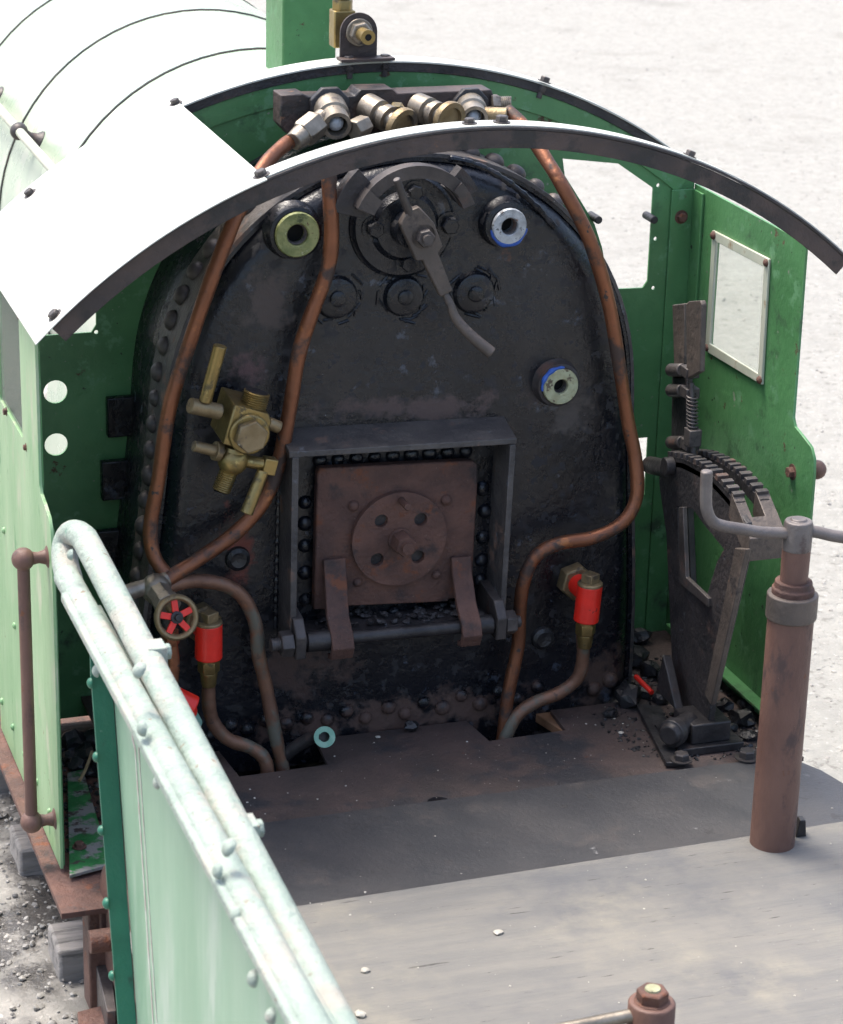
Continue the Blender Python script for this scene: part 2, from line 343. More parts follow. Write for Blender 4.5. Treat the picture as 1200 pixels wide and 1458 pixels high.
# track
for sx in (-.35, .27):
    b = MB(); prof = [(-.04, 0), (.04, 0), (.04, .008), (.008, .014), (.008, .05), (.02, .055), (.02, .075), (-.02, .075), (-.02, .055), (-.008, .05), (-.008, .014), (-.04, .008)]
    b.ring([[(sx + u, y, GZ + .09 + v) for u, v in prof] for y in (-3, 6)])
    tag(b.build('rail', 'steel_rail'), 'rusty steel track rail under the ' + ('reversing lever' if sx > 0 else 'outside handrail') + ' side of the locomotive', 'rail', 'track rails')
for i, yy in enumerate((1.03, .60, .13, -.33)):
    b = MB(); b.bbox(-.765 + random.uniform(-.008, .008), .62, yy - .065, yy + .065, GZ - .03, GZ + .09)
    tag(b.build('sleeper', 'timber', bevel=.008), 'weathered grey wooden track sleeper with its end showing in the ballast', 'sleeper', 'track sleepers')

# ================================================================== LOCOMOTIVE
loco = thing('steam_locomotive', (-.05, .6, GZ), 'green narrow gauge steam locomotive with open cab and black boiler backhead', 'locomotive')
XL, XR, YS = -.82, .705, .33
# ------------------------------------------------ boiler
BX, BZc, BR = -.04, .69, .50
def arch(off, y, n=40, zb=-.06):
    r = BR + off; pts = [V((BX - r, y, zb)), V((BX - r, y, .1)), V((BX - r, y, .2)), V((BX - r, y, .3)), V((BX - r, y, .45)), V((BX - r, y, .58))]
    pts += [V((BX - r * math.cos(math.pi * i / n), y, BZc + r * 1.0 * math.sin(math.pi * i / n))) for i in range(n + 1)]
    pts += [V((BX + r, y, .58)), V((BX + r, y, .45)), V((BX + r, y, .3)), V((BX + r, y, .2)), V((BX + r, y, .1)), V((BX + r, y, zb))]
    def lean(z):
        t = min(1, max(0, (z - .1) / .68)); t = t * t * (3 - 2 * t); return t
    for p in pts:
        t = lean(p.z); p.x = BX + (p.x - BX) * ((1.078 - .118 * t) if p.x < BX else (1.025 - .068 * t))
    return pts
b = MB(); fl = .045
rings = [arch(.012, .40), arch(.012, .035), arch(.010, .031), arch(0, .030)]
for i in range(0, 7):
    a = math.pi / 2 * i / 6
    rings.append(arch(-fl * (1 - math.cos(a)), .030 + .015 - .045 * math.sin(a) if i else .030))
b.ring(rings)
boiler = b.build('backhead', 'black', loco, label='sooty black boiler backhead with round top and riveted flange')
# side flange rivets
pts = arch(.0165, .105, 60); acc = 0; last = pts[0]; target = .2; seq = []
for i in range(1, len(pts)):
    a, c = pts[i - 1], pts[i]; L = (c - a).length; t = 0
    while acc + L - t >= target - 0 and target <= acc + L:
        q = a + (c - a) * ((target - acc) / L); tn = (c - a).normalized(); nrm = V((-tn.z, 0, tn.x)); seq.append((q, nrm)); target += .0535
    acc += L
for q, nrm in seq: head('rivet', 'rivet', q, nrm, .0205, 'iron', boiler)
b = MB(); b.ring([arch(.011, .160), arch(.0165, .159), arch(.0165, .030), arch(.008, .029)], (False, False), False); b.build('flange_lap', 'worn_black', boiler, .0012)
# foundation ring rivets
zig = [(437, 1022), (466, 1024), (493, 1012), (520, 1022), (553, 1006), (576, 1015), (603, 1000), (630, 1007), (657, 990), (683, 1001)]
ext = [(408, 1030), (380, 1024), (352, 1038), (328, 1032), (300, 1046), (710, 984), (737, 995), (765, 978), (792, 988), (818, 972), (845, 981), (868, 968)]
for p in zig + ext: head('rivet', 'rivet', B(*p, 0), -Y_, .0165, 'black', boiler)
for p in [(686, 695), (690, 727), (687, 765), (685, 797), (683, 826), (434, 715), (434, 745), (434, 777), (434, 815), (434, 853), (523, 877), (560, 871), (597, 867), (630, 863), (480, 880)] + [(455 + 26 * i, 655 - 1.6 * i) for i in range(9)]:
    head('rivet', 'rivet', B(*p, 0), -Y_, .0155, 'black', boiler)
# welded bead seam left of the fire hole frame
b = MB(); b.tube([B(397 - .25 * i, 685 + i * 10.0, .001) for i in range(22)], lambda t: .006 + .001 * math.sin(t * 95) + .0006 * math.sin(t * 143), 8, 4); b.build('weld_seam', 'black', boiler)
# patch ring seam at upper right
b = MB(); b.tube([B(640 + 150 * t, 226 + 86 * t * t + 12 * t, -.001) for t in [i / 14 for i in range(15)]], lambda t: .0062 + .0009 * math.sin(t * 47) + .0008 * math.sin(t * 101), 8, 4); b.build('weld_seam', 'black', boiler)
# washout plugs
def plug(px, py, r, slot):
    c = B(px, py, 0)
    b = MB(); b.lathe(c + Y_ * .004, -Y_, [(0, r * 1.15), (.008, r * 1.05), (.011, r), (.015, r * .97), (.017, r * .85)], 28)
    o = b.build('washout_plug', 'black', loco, label=None)
    b = MB(); b.lathe(c - Y_ * .012, -Y_, [(0, r * .40), (.007, r * .40), (.009, r * .32)], 16)
    if slot: b.box(c - Y_ * .021, (r * .75, .006, .006), Matrix.Rotation(R(35), 3, 'Y'))
    b.build('plug_centre', 'black', o)
    b = MB()
    for k in range(16):
        a = random.random() * 6.28; q = c + V((math.cos(a), 0, math.sin(a))) * r * random.uniform(1.08, 1.4); d = V((math.cos(a + random.uniform(.8, 2.2)), 0, math.sin(a + random.uniform(.8, 2.2)))) * random.uniform(.006, .016)
        b.tube([q - d, q + d * .2 + V((0, -.001, 0)), q + d], .0032, 6, 2)
    b.build('sealant_smear', 'black', o, kind='stuff')
plug(478, 423, .040, False); plug(574, 421, .038, False); plug(674, 416, .040, True)
for p in ((338, 795), (772, 908)):                        # tarred over studs
    c = B(*p, 0); b = MB(); b.lathe(c, -Y_, [(0, .026), (.008, .024), (.012, .016), (.010, .008)], 18)
    o = b.build('stud_plug', 'coal', loco)
# gauge bosses
def boss(px, py, rb, rf, rh, mt, yb, blue=None, base=None):
    c = B(px, py, yb)
    o_ = V((c.x, 0, c.z))
    b = MB(); L = -yb
    b.lathe(o_ + Y_ * .004, -Y_, [(0, rb * 1.12), (.008, rb * 1.06), (L * .35, rb), (L * .8, rb * .98), (L * .86, rf * 1.02)], 28, caps=(True, False))
    o = b.build('gauge_boss', base or 'black', loco)
    k = 32; f0 = L * .84
    b = MB(); rr = [(f0, rf), (L - .003, rf), (L, rf * .95), (L, rh * 1.12), (L - .002, rh), (.004, rh * .95), (.004, rh * .2)]
    b.lathe(o_, -Y_, rr, k, caps=(False, True)); b.build('boss_ring', mt, o)
    for q in range(3):
        b = MB(); b.lathe(o_ - Y_ * (L - .008 - q * .006), Y_, [(0, rh * .97), (.002, rh * .86), (.004, rh * .97)], 20, caps=(False, False)); b.build('thread', 'iron', o)
    b = MB(); b.lathe(o_ - Y_ * .008, Y_, [(0, rh * .94), (.001, rh * .94)], 16); b.build('bore', 'void', o)
    if blue:
        a0, a1 = blue; P = [o_ - Y_ * (L * .88) + V((math.cos(R(a0 + (a1 - a0) * i / 10)), 0, math.sin(R(a0 + (a1 - a0) * i / 10)))) * rf * 1.04 for i in range(11)]
        b = MB(); b.tube(P, lambda t: .0015 + .0036 * math.sin(math.pi * t) + .001 * math.sin(t * 21), 8, 2); b.build('sealant', 'blue_sealant', o)
boss(424, 335, .052, .044, .021, 'boss_green', -.040)
boss(726, 323, .047, .036, .017, 'boss_white', -.042, (190, 350))
boss(799, 551, .046, .038, .015, 'boss_cream', -.034, (80, 190), 'black_rust')

# ------------------------------------------------ fire hole frame and door
yf = -.09; xl, xr = -.312, .147; zt = .655; zb = .27
b = MB(); b.prism([(xl - .006, 0.004, zt + .022), (xr + .012, .004, zt + .010), (xr + .006, yf, zt - .008), (xl - .006, yf, zt + .004)], (0, 0, -.012))
fr = b.build('firehole_frame', 'worn_black', loco, .002, 'black angle iron frame with top shelf around the fire hole door')
b = MB(); b.prism([(xl, .004, zt + .005), (xl, yf, zt - .008), (xl - .002, yf, zb), (xl - .002, .004, zb - .04)], (.013, 0, 0)); b.build('side_plate', 'worn_black', fr, .002)
b = MB(); b.prism([(xr - .008, .004, zt - .008), (xr - .008, yf, zt - .021), (xr - .016, yf, zb - .005), (xr - .016, .004, zb - .045)], (.012, 0, 0)); b.build('side_plate', 'worn_black', fr, .002)
b = MB(); b.bbox(xl + .013, xr - .017, -.004, .004, zb - .005, zt - .02); 
yd = -.035
D = lambda px, py: B(px, py, yd)
dp = [D(452, 674), D(456, 667), D(672, 656), D(680, 661), D(680, 690), D(674, 797), D(672, 851), D(640, 853), D(638, 857), D(495, 863), D(494, 869), D(447, 868)]
b = MB(); b.prism(dp, (0, .022, 0))
door = b.build('fire_door', 'rust', loco, .003, 'rusty square fire door with round ventilator disc and two hinge straps')
dc = B(569, 768, -.05); hol = [B(543, 742, -.05), B(599, 740, -.05), B(537, 797, -.05), B(595, 793, -.05)]
b = MB(); b.prism(circ(dc, X_, Z_, .100, 48), (0, .013, 0), [circ(h, X_, Z_, .0138, 16) for h in hol]); b.build('ventilator_disc', 'rust', door, .0025)
for h in hol:
    b = MB(); b.lathe(h + Y_ * .0125, Y_, [(0, .0137), (.001, .0137)], 14); b.build('vent_hole', 'black_rust', door)
b = MB(); b.lathe(dc + Y_ * .002, -Y_, [(0, .026), (.008, .025), (.009, .02)], 20).hexp(dc - Y_ * .007, dc - Y_ * .045, .0235, .3).cyl(dc - Y_ * .045, dc - Y_ * .056, .012)
b.build('centre_nut', 'rust', door)
k0 = B(571, 712, -.05); b = MB(); b.tube([k0, k0 - Y_ * .02, k0 - Y_ * .045], .0075, 12, 2); b.build('finger_peg', 'rust', door, .002)
for p in ((503, 720), (635, 712), (509, 829), (621, 818)): head('rivet', 'rivet', B(*p, yd), -Y_, .0115, 'rust', door)
pa, pb = B(423, 915, -.10), B(713, 887, -.10)
def strap(p, w_):
    top = B(*p[0], yd - .004); low = B(*p[1], -.10)
    P = [V((top.x, yd - .006, top.z)), V((top.x, yd - .014, top.z - .03)), V((low.x, -.085, low.z + .05)), V((low.x, -.118, low.z + .02)), V((low.x, -.125, low.z)), V((low.x, -.115, low.z - .022)), V((low.x, -.096, low.z - .026))]
    b = MB(); rr = []
    for i, q in enumerate(P):
        d = (P[min(i + 1, len(P) - 1)] - P[max(i - 1, 0)]).normalized(); n_ = X_.cross(d).normalized()
        rr.append([q + X_ * u * w_ / 2 + n_ * v * .006 for u, v in ((-1, -1), (1, -1), (1, 1), (-1, 1))])
    b.ring(rr); b.build('hinge_strap', 'rust', door, .002)
strap(((475, 795), (483, 916)), .046); strap(((655, 792), (666, 898)), .042)
pin = MB(); pin.cyl(pa, pb, .0135); pin = pin.build('hinge_pin', 'iron_dark', loco, label='steel hinge pin below the fire door with nuts at both ends')
ax = (pb - pa).normalized()
def on(t): return pa + ax * t
Lp = (pb - pa).length
for a, c, r in ((.018, .075, .0215), (Lp - .075, Lp - .02, .020)):
    b = MB(); b.cyl(on(a), on(c), r); b.build('collar', 'iron_dark', pin, .002)
for t in (.002, Lp - .006):
    b = MB(); q = on(t); b.prism([q + V((-.011, -.022, -.028)), q + V((-.011, -.026, .02)), q + V((-.011, .0, .05)), q + V((-.011, .100, .062)), q + V((-.011, .100, -.02)), q + V((-.011, .0, -.03))], (.022, 0, 0)); b.build('hinge_lug', 'iron', pin, .003)
b = MB(); b.hexp(on(-.011), on(-.036), .027).thread(on(-.034), on(-.055), .014); b.build('hinge_nut', 'iron', pin, .0015)
b = MB(); b.hexp(on(Lp + .006), on(Lp + .030), .026, .4).thread(on(Lp + .03), on(Lp + .042), .013); b.build('hinge_nut', 'iron', pin, .0015)
b = MB()
for _ in range(90):
    x = random.uniform(-.24, .10); stone(b, (x, random.uniform(-.07, .0), .262 + random.uniform(0, .012)), random.uniform(.004, .011))
b.bbox(xl + .02, xr - .03, -.075, .002, .235, .262); b.build('ash_ledge', 'black_rust', loco)

# ------------------------------------------------ regulator
rc = B(576, 322, -.02)
b = MB(); b.lathe(V((rc.x, .004, rc.z)), -Y_, [(0, .108), (.010, .106), (.014, .100), (.020, .098), (.022, .070), (.036, .06), (.038, .035), (.075, .032)], 44)
reg = b.build('regulator_housing', 'black', loco, label='round black regulator flange high on the backhead')
for p in ((533, 325), (639, 320), (579, 374), (590, 273)): head('bolt', 'stud_nut', B(*p, -.02), -Y_, .0165, 'black', reg)
qc = B(592, 330, -.075)
def arcprism(b, c, r0, r1, a0, a1, vec, n=24):
    o = [c + V((math.cos(R(a0 + (a1 - a0) * i / n)), 0, math.sin(R(a0 + (a1 - a0) * i / n)))) * r1 for i in range(n + 1)]
    i_ = [c + V((math.cos(R(a0 + (a1 - a0) * i / n)), 0, math.sin(R(a0 + (a1 - a0) * i / n)))) * r0 for i in range(n, -1, -1)]
    return b.prism(o + i_, vec)
b = MB(); arcprism(b, qc, .103, .128, 22, 158, (0, .030, 0)); quad = b.build('regulator_quadrant', 'iron', loco, .002, 'arched steel quadrant with stops over the regulator handle')
b = MB(); arcprism(b, qc - Y_ * .012, .096, .132, 138, 156, (0, .035, 0), 5); b.build('stop_lug', 'iron', quad, .002)
b = MB(); arcprism(b, qc - Y_ * .006, .105, .127, 36, 46, (0, .03, 0), 4); b.build('stop_lug', 'iron', quad, .002)
b = MB(); arcprism(b, qc + Y_ * .02, .10, .165, 132, 165, (0, .03, 0), 6); b.build('quadrant_foot', 'black_rust', quad, .003)
b = MB(); arcprism(b, qc + Y_ * .02, .10, .150, 28, 50, (0, .03, 0), 6); b.build('quadrant_foot', 'black_rust', quad, .003)
yl = -.115
zz = lambda x, y: B(380 + x / 2.857, 220 + y / 2.857, yl)
b = MB(); b.prism([zz(575, 232), zz(622, 214), zz(652, 246), zz(682, 280), zz(716, 375), zz(697, 402), zz(757, 556), zz(707, 582), zz(634, 432), zz(608, 434), zz(543, 285), zz(562, 250)], (0, .02, 0))
lev = b.build('regulator_handle', 'brown_steel', loco, .0025, 'brown steel regulator lever slanting down to the right with round grip')
P = [zz(728, 566) + Y_ * .01, zz(745, 610), zz(765, 665) - Y_ * .005, zz(815, 725) - Y_ * .02, zz(888, 788) - Y_ * .035]
b = MB(); b.tube(P, lambda t: .0068 + .0055 * t, 14, 5); b.build('grip', 'brown_steel', lev, .0015)
b = MB(); b.tube([zz(588, 250) + Y_ * .008, zz(560, 190), zz(520, 95) - Y_ * .01], lambda t: .0085 - .0012 * t, 12, 4); b.build('finger_lever', 'iron', lev, .0015)
nc = zz(638, 335)
b = MB(); b.lathe(nc + Y_ * .06, -Y_, [(0, .024), (.06, .024)], 20).hexp(nc, nc - Y_ * .018, .018, .2).cyl(nc - Y_ * .018, nc - Y_ * .028, .0095)
b.build('pivot_nut', 'iron', lev)

# ------------------------------------------------ brass gauge cock
def G(x, y, yy): return B(150 + x / 3.4286, 450 + y / 3.4286, yy)
yg = -.12
f_ = [G(632, 436, yg), G(800, 480, yg), G(812, 520, yg), G(757, 660, yg), G(735, 668, yg), G(575, 628, yg)]
b = MB(); b.prism(f_, (-.005, .085, .012)); ck = b.build('water_gauge_cock', 'brass', loco, .003, 'brass water gauge cock with two drain handles and threaded ports')
c0 = G(700, 575, yg); s0 = V((c0.x, 0, c0.z))
b = MB(); b.cyl(V((c0.x - .01, .002, c0.z)), V((c0.x, -.05, c0.z)), .03); b.build('mounting_stub', 'brass_dull', ck)
b = MB(); b.lathe(c0 + Y_ * .004, -Y_, [(0, .040), (.010, .040), (.013, .037)], 32); b.build('cap_flange', 'brass', ck, .001)
b = MB(); b.hexp(c0 - Y_ * .009, c0 - Y_ * .026, .033, .25); b.build('hex_cap', 'brass_dull', ck, .0015)
b = MB(); a, c = G(712, 470, yg + .035), G(740, 368, yg + .035); b.thread(a, c, .0265, .0042); up = (c - a).normalized(); b.build('threaded_port', 'brass', ck)
b = MB(); b.lathe(c - up * .001, up, [(0, .0225), (.0015, .0225)], 20); b.build('port_bore', 'iron_dark', ck)
b = MB(); b.cyl(G(560, 468, yg + .03), G(412, 436, yg + .02), .0155); b.build('plug_arm', 'brass_dull', ck, .002)
b = MB(); b.cyl(G(486, 418, yg + .018), G(561, 145, yg + .01), .0120, .0130); b.build('cock_handle', 'brass', ck, .0015)
b = MB(); b.cyl(G(790, 520, yg + .03), G(852, 545, yg + .03), .0125); b.build('plug_end', 'brass_dull', ck, .003)
b = MB(); bc = G(622, 702, yg + .03); b.ball(bc, .030, 22, 12).cyl(G(635, 640, yg + .03), bc, .022, .028); b.build('drain_body', 'brass', ck)
b = MB(); b.thread(G(607, 745, yg + .03), G(564, 852, yg + .03), .0185, .004); b.build('drain_thread', 'brass', ck)
b = MB(); q = G(563, 855, yg + .03); b.lathe(q, up, [(-.001, .0145), (.0, .0145)], 16); b.build('port_bore', 'iron_dark', ck)
b = MB(); b.cyl(G(590, 670, yg + .03), G(430, 634, yg + .02), .0115, .0105).lathe(G(545, 660, yg + .028), G(430, 634, yg + .02) - G(590, 670, yg + .03), [(-.006, .019), (.006, .019)], 20); b.build('drain_spigot', 'brass_dull', ck, .001)
b = MB(); b.cyl(G(680, 706, yg + .03), G(790, 726, yg + .015), .0125); b.build('drain_arm', 'brass', ck, .001)
b = MB(); hc = G(798, 730, yg + .012); b.box(hc, (.026, .026, .032), Matrix.Rotation(R(14), 3, 'Y')); b.build('handle_knuckle', 'brass', ck, .002)
b = MB(); b.cyl(G(770, 755, yg + .008), G(688, 964, yg - .005), .0118, .0128); b.build('cock_handle', 'brass', ck, .0015)

# ------------------------------------------------ pipes
def pipe(name, pts, r, mt, label=None, n=14):
    k = random.random() * 6; b = MB(); b.tube([B(p[0] + random.uniform(-1.2, 1.2), p[1] + random.uniform(-1.2, 1.2), p[2]) for p in pts], lambda t: r * (1 + .028 * math.sin(t * 31 + k) + .02 * math.sin(t * 83 + 2 * k)), n, 8); return b.build(name, mt, loco, label=label)
pipe('copper_pipe', [(432, 193, .15), (405, 208, .10), (375, 235, .04), (350, 280, -.02), (331, 322, -.045), (299, 400, -.05), (266, 495, -.05), (241, 580, -.05), (226, 680, -.05), (215, 748, -.05), (219, 788, -.06), (234, 817, -.08)], .0145, 'copper', 'bent copper pipe dropping down the left edge of the backhead')
pipe('copper_pipe', [(470, 225, -.03), (469, 270, -.04), (472, 330, -.045), (465, 385, -.045), (441, 450, -.045), (426, 505, -.045), (412, 580, -.045), (396, 658, -.045), (376, 712, -.05), (338, 757, -.055), (285, 794, -.07), (235, 826, -.09)], .0148, 'copper', 'copper pipe passing behind the brass gauge cock to the steam valve')
pipe('copper_pipe', [(722, 158, .14), (748, 185, .09), (776, 226, .02), (803, 268, -.03), (840, 342, -.05), (865, 430, -.05), (880, 515, -.05), (894, 600, -.05), (905, 655, -.06), (906, 708, -.075), (886, 744, -.08), (842, 766, -.075), (796, 773, -.07), (762, 794, -.065), (744, 830, -.06), (739, 880, -.05), (738, 922, -.05), (723, 990, -.06), (714, 1060, -.07)], .0142, 'copper', 'long copper pipe curving around the right side of the fire door')
pipe('copper_pipe', [(236, 836, -.085), (262, 829, -.075), (290, 828, -.06), (322, 833, -.06), (347, 852, -.06), (363, 890, -.06), (368, 932, -.06), (379, 978, -.06), (391, 1035, -.07), (404, 1100, -.08)], .0142, 'copper_dull', 'dull brown pipe looping from the valve down through the floor')
pipe('feed_pipe', [(297, 962, -.07), (298, 1000, -.07), (304, 1030, -.07), (326, 1053, -.075), (358, 1064, -.08), (378, 1083, -.09), (382, 1118, -.1)], .0142, 'copper_dull', 'short tarnished pipe under the left red elbow')
pipe('feed_pipe', [(830, 893, -.085), (830, 930, -.08), (823, 962, -.075), (797, 985, -.07), (762, 1000, -.07), (735, 1020, -.075), (716, 1056, -.08)], .0140, 'copper_dull', 'short tarnished pipe under the right red elbow')
# overflow pipe with green end
g0 = B(462, 1049, -.14)
b = MB(); b.tube([g0, g0 + V((-.012, .03, -.012)), g0 + V((-.05, .06, -.05)), g0 + V((-.085, .08, -.10))], .0135, 14, 5); ov = b.build('overflow_pipe', 'iron_dark', loco, label='stubby overflow pipe with verdigris green mouth near the floor')
fd = V((-.25, -.88, .35)).normalized()
b = MB(); b.lathe(g0 - fd * .016, fd, [(0, .019), (.018, .0215), (.022, .0215), (.022, .0105), (.006, .0095)], 24); b.build('pipe_mouth', 'verdigris', ov)
b = MB(); b.lathe(g0 + fd * -.008, fd, [(0, .0098), (.001, .0098)], 16); b.build('bore', 'void', ov)

# ------------------------------------------------ steam valve with handwheel
hw = B(251, 879, -.20); vt = B(222, 838, -.10)
b = MB(); b.tube([B(165, 850, -.11), B(190, 841, -.10), B(222, 832, -.095), B(238, 824, -.09)], .0165, 14, 4).ball(vt, .030, 20, 10)
sv = b.build('steam_valve', 'gunmetal', loco, label='dull bronze steam valve with small red spoked handwheel')
wd = (hw - vt).normalized(); wn = V((.10, -.95, .30)).normalized()
b = MB(); b.lathe(vt, wd, [(.015, .026), (.045, .024), (.046, .027), (.064, .027), (.066, .016)], 8); b.build('bonnet', 'gunmetal', sv, .002)
b = MB(); b.cyl(vt + wd * .06, hw - wn * .004, .008); b.build('spindle', 'brass_dull', sv)
ux, uy, _ = frame(wn)
b = MB(); rr = []
for i in range(48):
    a = 2 * math.pi * i / 48; d = ux * math.cos(a) + uy * math.sin(a)
    rr.append([hw + d * (.0385 + .0062 * math.cos(2 * math.pi * j / 10)) + wn * .008 * math.sin(2 * math.pi * j / 10) for j in range(10)])
b.ring(rr + [rr[0]], (False, False)); b.build('wheel_rim', 'brass_dull', sv)
for i in range(5):
    a = 2 * math.pi * i / 5 + .35; d = ux * math.cos(a) + uy * math.sin(a)
    b = MB(); b.bar(hw + d * .010, hw + d * .0375, .0125, .006, wn); b.build('wheel_spoke', 'red', sv, .001)
b = MB(); b.lathe(hw - wn * .008, wn, [(0, .013), (.014, .012), (.015, .007), (.022, .006)], 16); b.build('wheel_hub', 'iron_dark', sv)
b = MB(); b.hexp(B(241, 898, -.12), B(243, 918, -.12), .018).tube([B(243, 915, -.12), B(246, 935, -.12), B(246, 955, -.12), B(243, 985, -.12)], .013, 12, 4); b.build('valve_tail_pipe', 'copper', sv)
# lower red cock peeping over the tender rail
b = MB(); c = B(266, 1003, -.12); b.cyl(c + V((-.03, 0, .02)), c + V((.012, -.01, -.004)), .024).ball(c + V((.0, -.004, -.012)), .02, 14, 8)
rk = b.build('drain_cock', 'red', loco, .003, 'small red drain cock low beside the left feed pipe')
b = MB(); b.hexp(c + V((.004, 0, -.02)), c + V((.018, 0, -.05)), .016); b.build('cock_nut', 'verdigris', rk)

# ------------------------------------------------ red elbows
def elbow(top, bot, arm, nutp, r, yy, label):
    t = B(*top, yy); bt = B(*bot, yy); bt = V((t.x + (bt.x - t.x), yy, bt.z))
    b = MB(); b.cyl(bt, t, r, n=28)
    el_ = b.build('red_elbow', 'red', loco, .003, label)
    fc = B(*arm, -.012)
    b = MB(); d = (t - Z_ * r * .9) ; b.lathe(V((d.x, yy, d.z)), Y_, [(r * .5, r * .88), (-yy - .03, r * .88), (-yy - .025, r * 1.02), (-yy - .015, r * 1.02)], 24)
    b.build('elbow_arm', 'red', el_)
    b = MB(); q = V((d.x, -.018, d.z)); b.hexp(q + Y_ * .02, q - Y_ * .012, r * 1.5, .3); b.build('mounting_nut', 'brass_dull', el_, .002)
    b = MB(); b.lathe(t, Z_, [(-.002, r * 1.0), (.004, r * 1.0), (.005, r * .9)], 28).box(t + Z_ * .014, (r * 1.05, r * 1.05, .02), Matrix.Rotation(.5, 3, 'Z')); b.build('square_plug', 'brass_dull', el_, .0015)
    b = MB(); n0 = bt; b.lathe(n0, -Z_, [(-.003, r * .72), (.006, r * .72)], 18).hexp(n0 - Z_ * .005, n0 - Z_ * .030, r * .82, .2).lathe(n0 - Z_ * .03, -Z_, [(0, r * .66), (.026, r * .56), (.03, r * .5)], 18); b.build('union_nut', 'brass', el_, .001)
elbow((297, 887), (297, 937), (297, 875), None, .0272, -.075, 'red painted elbow fitting with brass union left of the fire door')
elbow((840, 832), (834, 884), (814, 829), None, .0262, -.09, 'red painted elbow fitting with brass union right of the fire door')

# ------------------------------------------------ steam manifold
b = MB(); b.prism([B(400, 136, .2), B(432, 134, .2), B(440, 138, .2), B(505, 137, .2), B(512, 128, .2), B(560, 127, .2), B(566, 133, .2), B(700, 128, .2), B(704, 140, .2), B(705, 160, .2), B(690, 190, .2), B(415, 196, .2), B(400, 180, .2)], (0, .06, 0))
mf = b.build('steam_manifold', 'rim', loco, .004, 'steam manifold block with row of bronze valves under the roof')
b = MB(); b.lathe(V((-.03, .24, 1.05)), Z_, [(0, .05), (.2, .045)], 20); b.build('manifold_stem', 'black', mf)
def valve(base, tip, r, openend, flange=True, ring=False):
    a = B(*base, .2); c = B(*tip, .12); d = (c - a).normalized(); L = (c - a).length
    if flange:
        b = MB(); b.lathe(a + Y_ * .002, -Y_, [(0, r * 1.3), (.012, r * 1.28), (.014, r * 1.15)], 8, .39); o_ = b.build('valve_flange', 'iron_dark', mf, .002)
    b = MB()
    if openend: b.lathe(a, d, [(0, r), (L * .55, r), (L * .58, r * .86), (L, r * .84), (L, r * .62), (L - .03, r * .58), (L - .03, .002)], 24)
    else: b.lathe(a, d, [(0, r * .95), (L * .4, r * .95), (L * .43, r * .7), (L * .55, r * .7), (L * .56, r * .9), (L * .72, r * .9), (L * .73, r * .62), (L * 1.0, r * .6)], 24)
    b.build('valve_body', 'gunmetal', mf)
    if ring:
        b = MB(); b.lathe(c, d, [(0, r * 1.25), (.008, r * 1.3), (.014, r * 1.25), (.014, r * .9), (.006, r * .85), (.006, .002)], 28); b.build('valve_ring', 'brass_dull', mf)
    if openend:
        b = MB(); b.ball(c - d * .018, r * .5, 10, 6); b.build('packing', 'boss_white', mf)
valve((468, 153), (480, 180), .034, True)
valve((522, 152), (568, 178), .030, False, False, True)
valve((594, 152), (636, 170), .030, False, False, True)
valve((668, 152), (676, 170), .032, True)
b = MB(); b.hexp(B(452, 175, .14), B(430, 192, .12), .028).thread(B(462, 168, .15), B(450, 178, .14), .022).lathe(B(430, 192, .12), B(415, 204, .1) - B(430, 192, .12), [(0, .022), (.03, .018)], 16); b.build('elbow_nut', 'gunmetal', mf, .0015)
b = MB(); b.hexp(B(520, 178, .14), B(503, 186, .12), .022); b.build('union_nut', 'gunmetal', mf, .0015)
b = MB(); b.hexp(B(563, 162, .15), B(566, 155, .17), .018); b.build('screw_plug', 'brass', mf, .001)
b = MB(); b.thread(B(708, 148, .2), B(728, 148, .19), .016).hexp(B(698, 148, .2), B(710, 148, .2), .02); b.build('end_thread', 'gunmetal', mf)
b = MB(); b.cyl(B(690, 165, .14), B(722, 166, .12), .018); b.build('outlet_stub', 'brass_dull', mf, .002)

# ------------------------------------------------ cab sheets
RC, RR = (-.02, .17), 1.1536
def roofz(x, r=RR, cz=RC[1]): return cz + math.sqrt(max(0, r * r - (x - RC[0]) ** 2))
# spectacle plate (front sheet)
n = 30; xs = [XL + .004 + (XR - .0005 - XL - .004) * i / n for i in range(n + 1)]
out = [V((xs[0], YS, -.05))] + [V((x, YS, roofz(x, 1.146, .18))) for x in xs] + [V((xs[-1], YS, -.05))]
ar = [V((p.x, YS, p.z)) for p in arch(.006, YS, 36, -.05)]
ar.reverse()                                   # right bottom -> top -> left bottom
right_side = [V((BX + .510, YS, -.05)), V((BX + .508, YS, .2)), V((BX + .498, YS, .335)), V((.631, YS, .335)), V((.631, YS, .47)), V((BX + .488, YS, .47))]
arc_only = [p for p in ar if p.z > .59]
out += right_side + arc_only + [V((BX - .508, YS, .45)), V((BX - .534, YS, .2)), V((BX - .538, YS, -.05))]
S = lambda px, py: B(px, py, YS)
winR = [S(*p) for p in ((801, 226), (880, 233), (930, 268), (922, 400), (915, 410), (871, 412), (864, 392), (857, 352), (846, 318), (826, 285), (804, 250))]
winL = [V((-.605, YS, .815)), V((-.615, YS, .80)), V((-.71, YS, .80)), V((-.725, YS, .815)), V((-.725, YS, .99)), V((-.68, YS, 1.03)), V((-.60, YS, 1.05))]
holes = [winR, winL, circ(S(79, 558), X_, Z_, .0245), circ(S(80, 633), X_, Z_, .0240)] + [circ(S(*p), X_, Z_, .0045, 8) for p in ((937, 264), (933, 340), (930, 410), (137, 473))]
b = MB(); b.prism(out, (0, .005, 0), holes)
spec = b.build('spectacle_plate', 'green', loco, label='dark green front cab sheet with angular window openings')
b = MB(); 
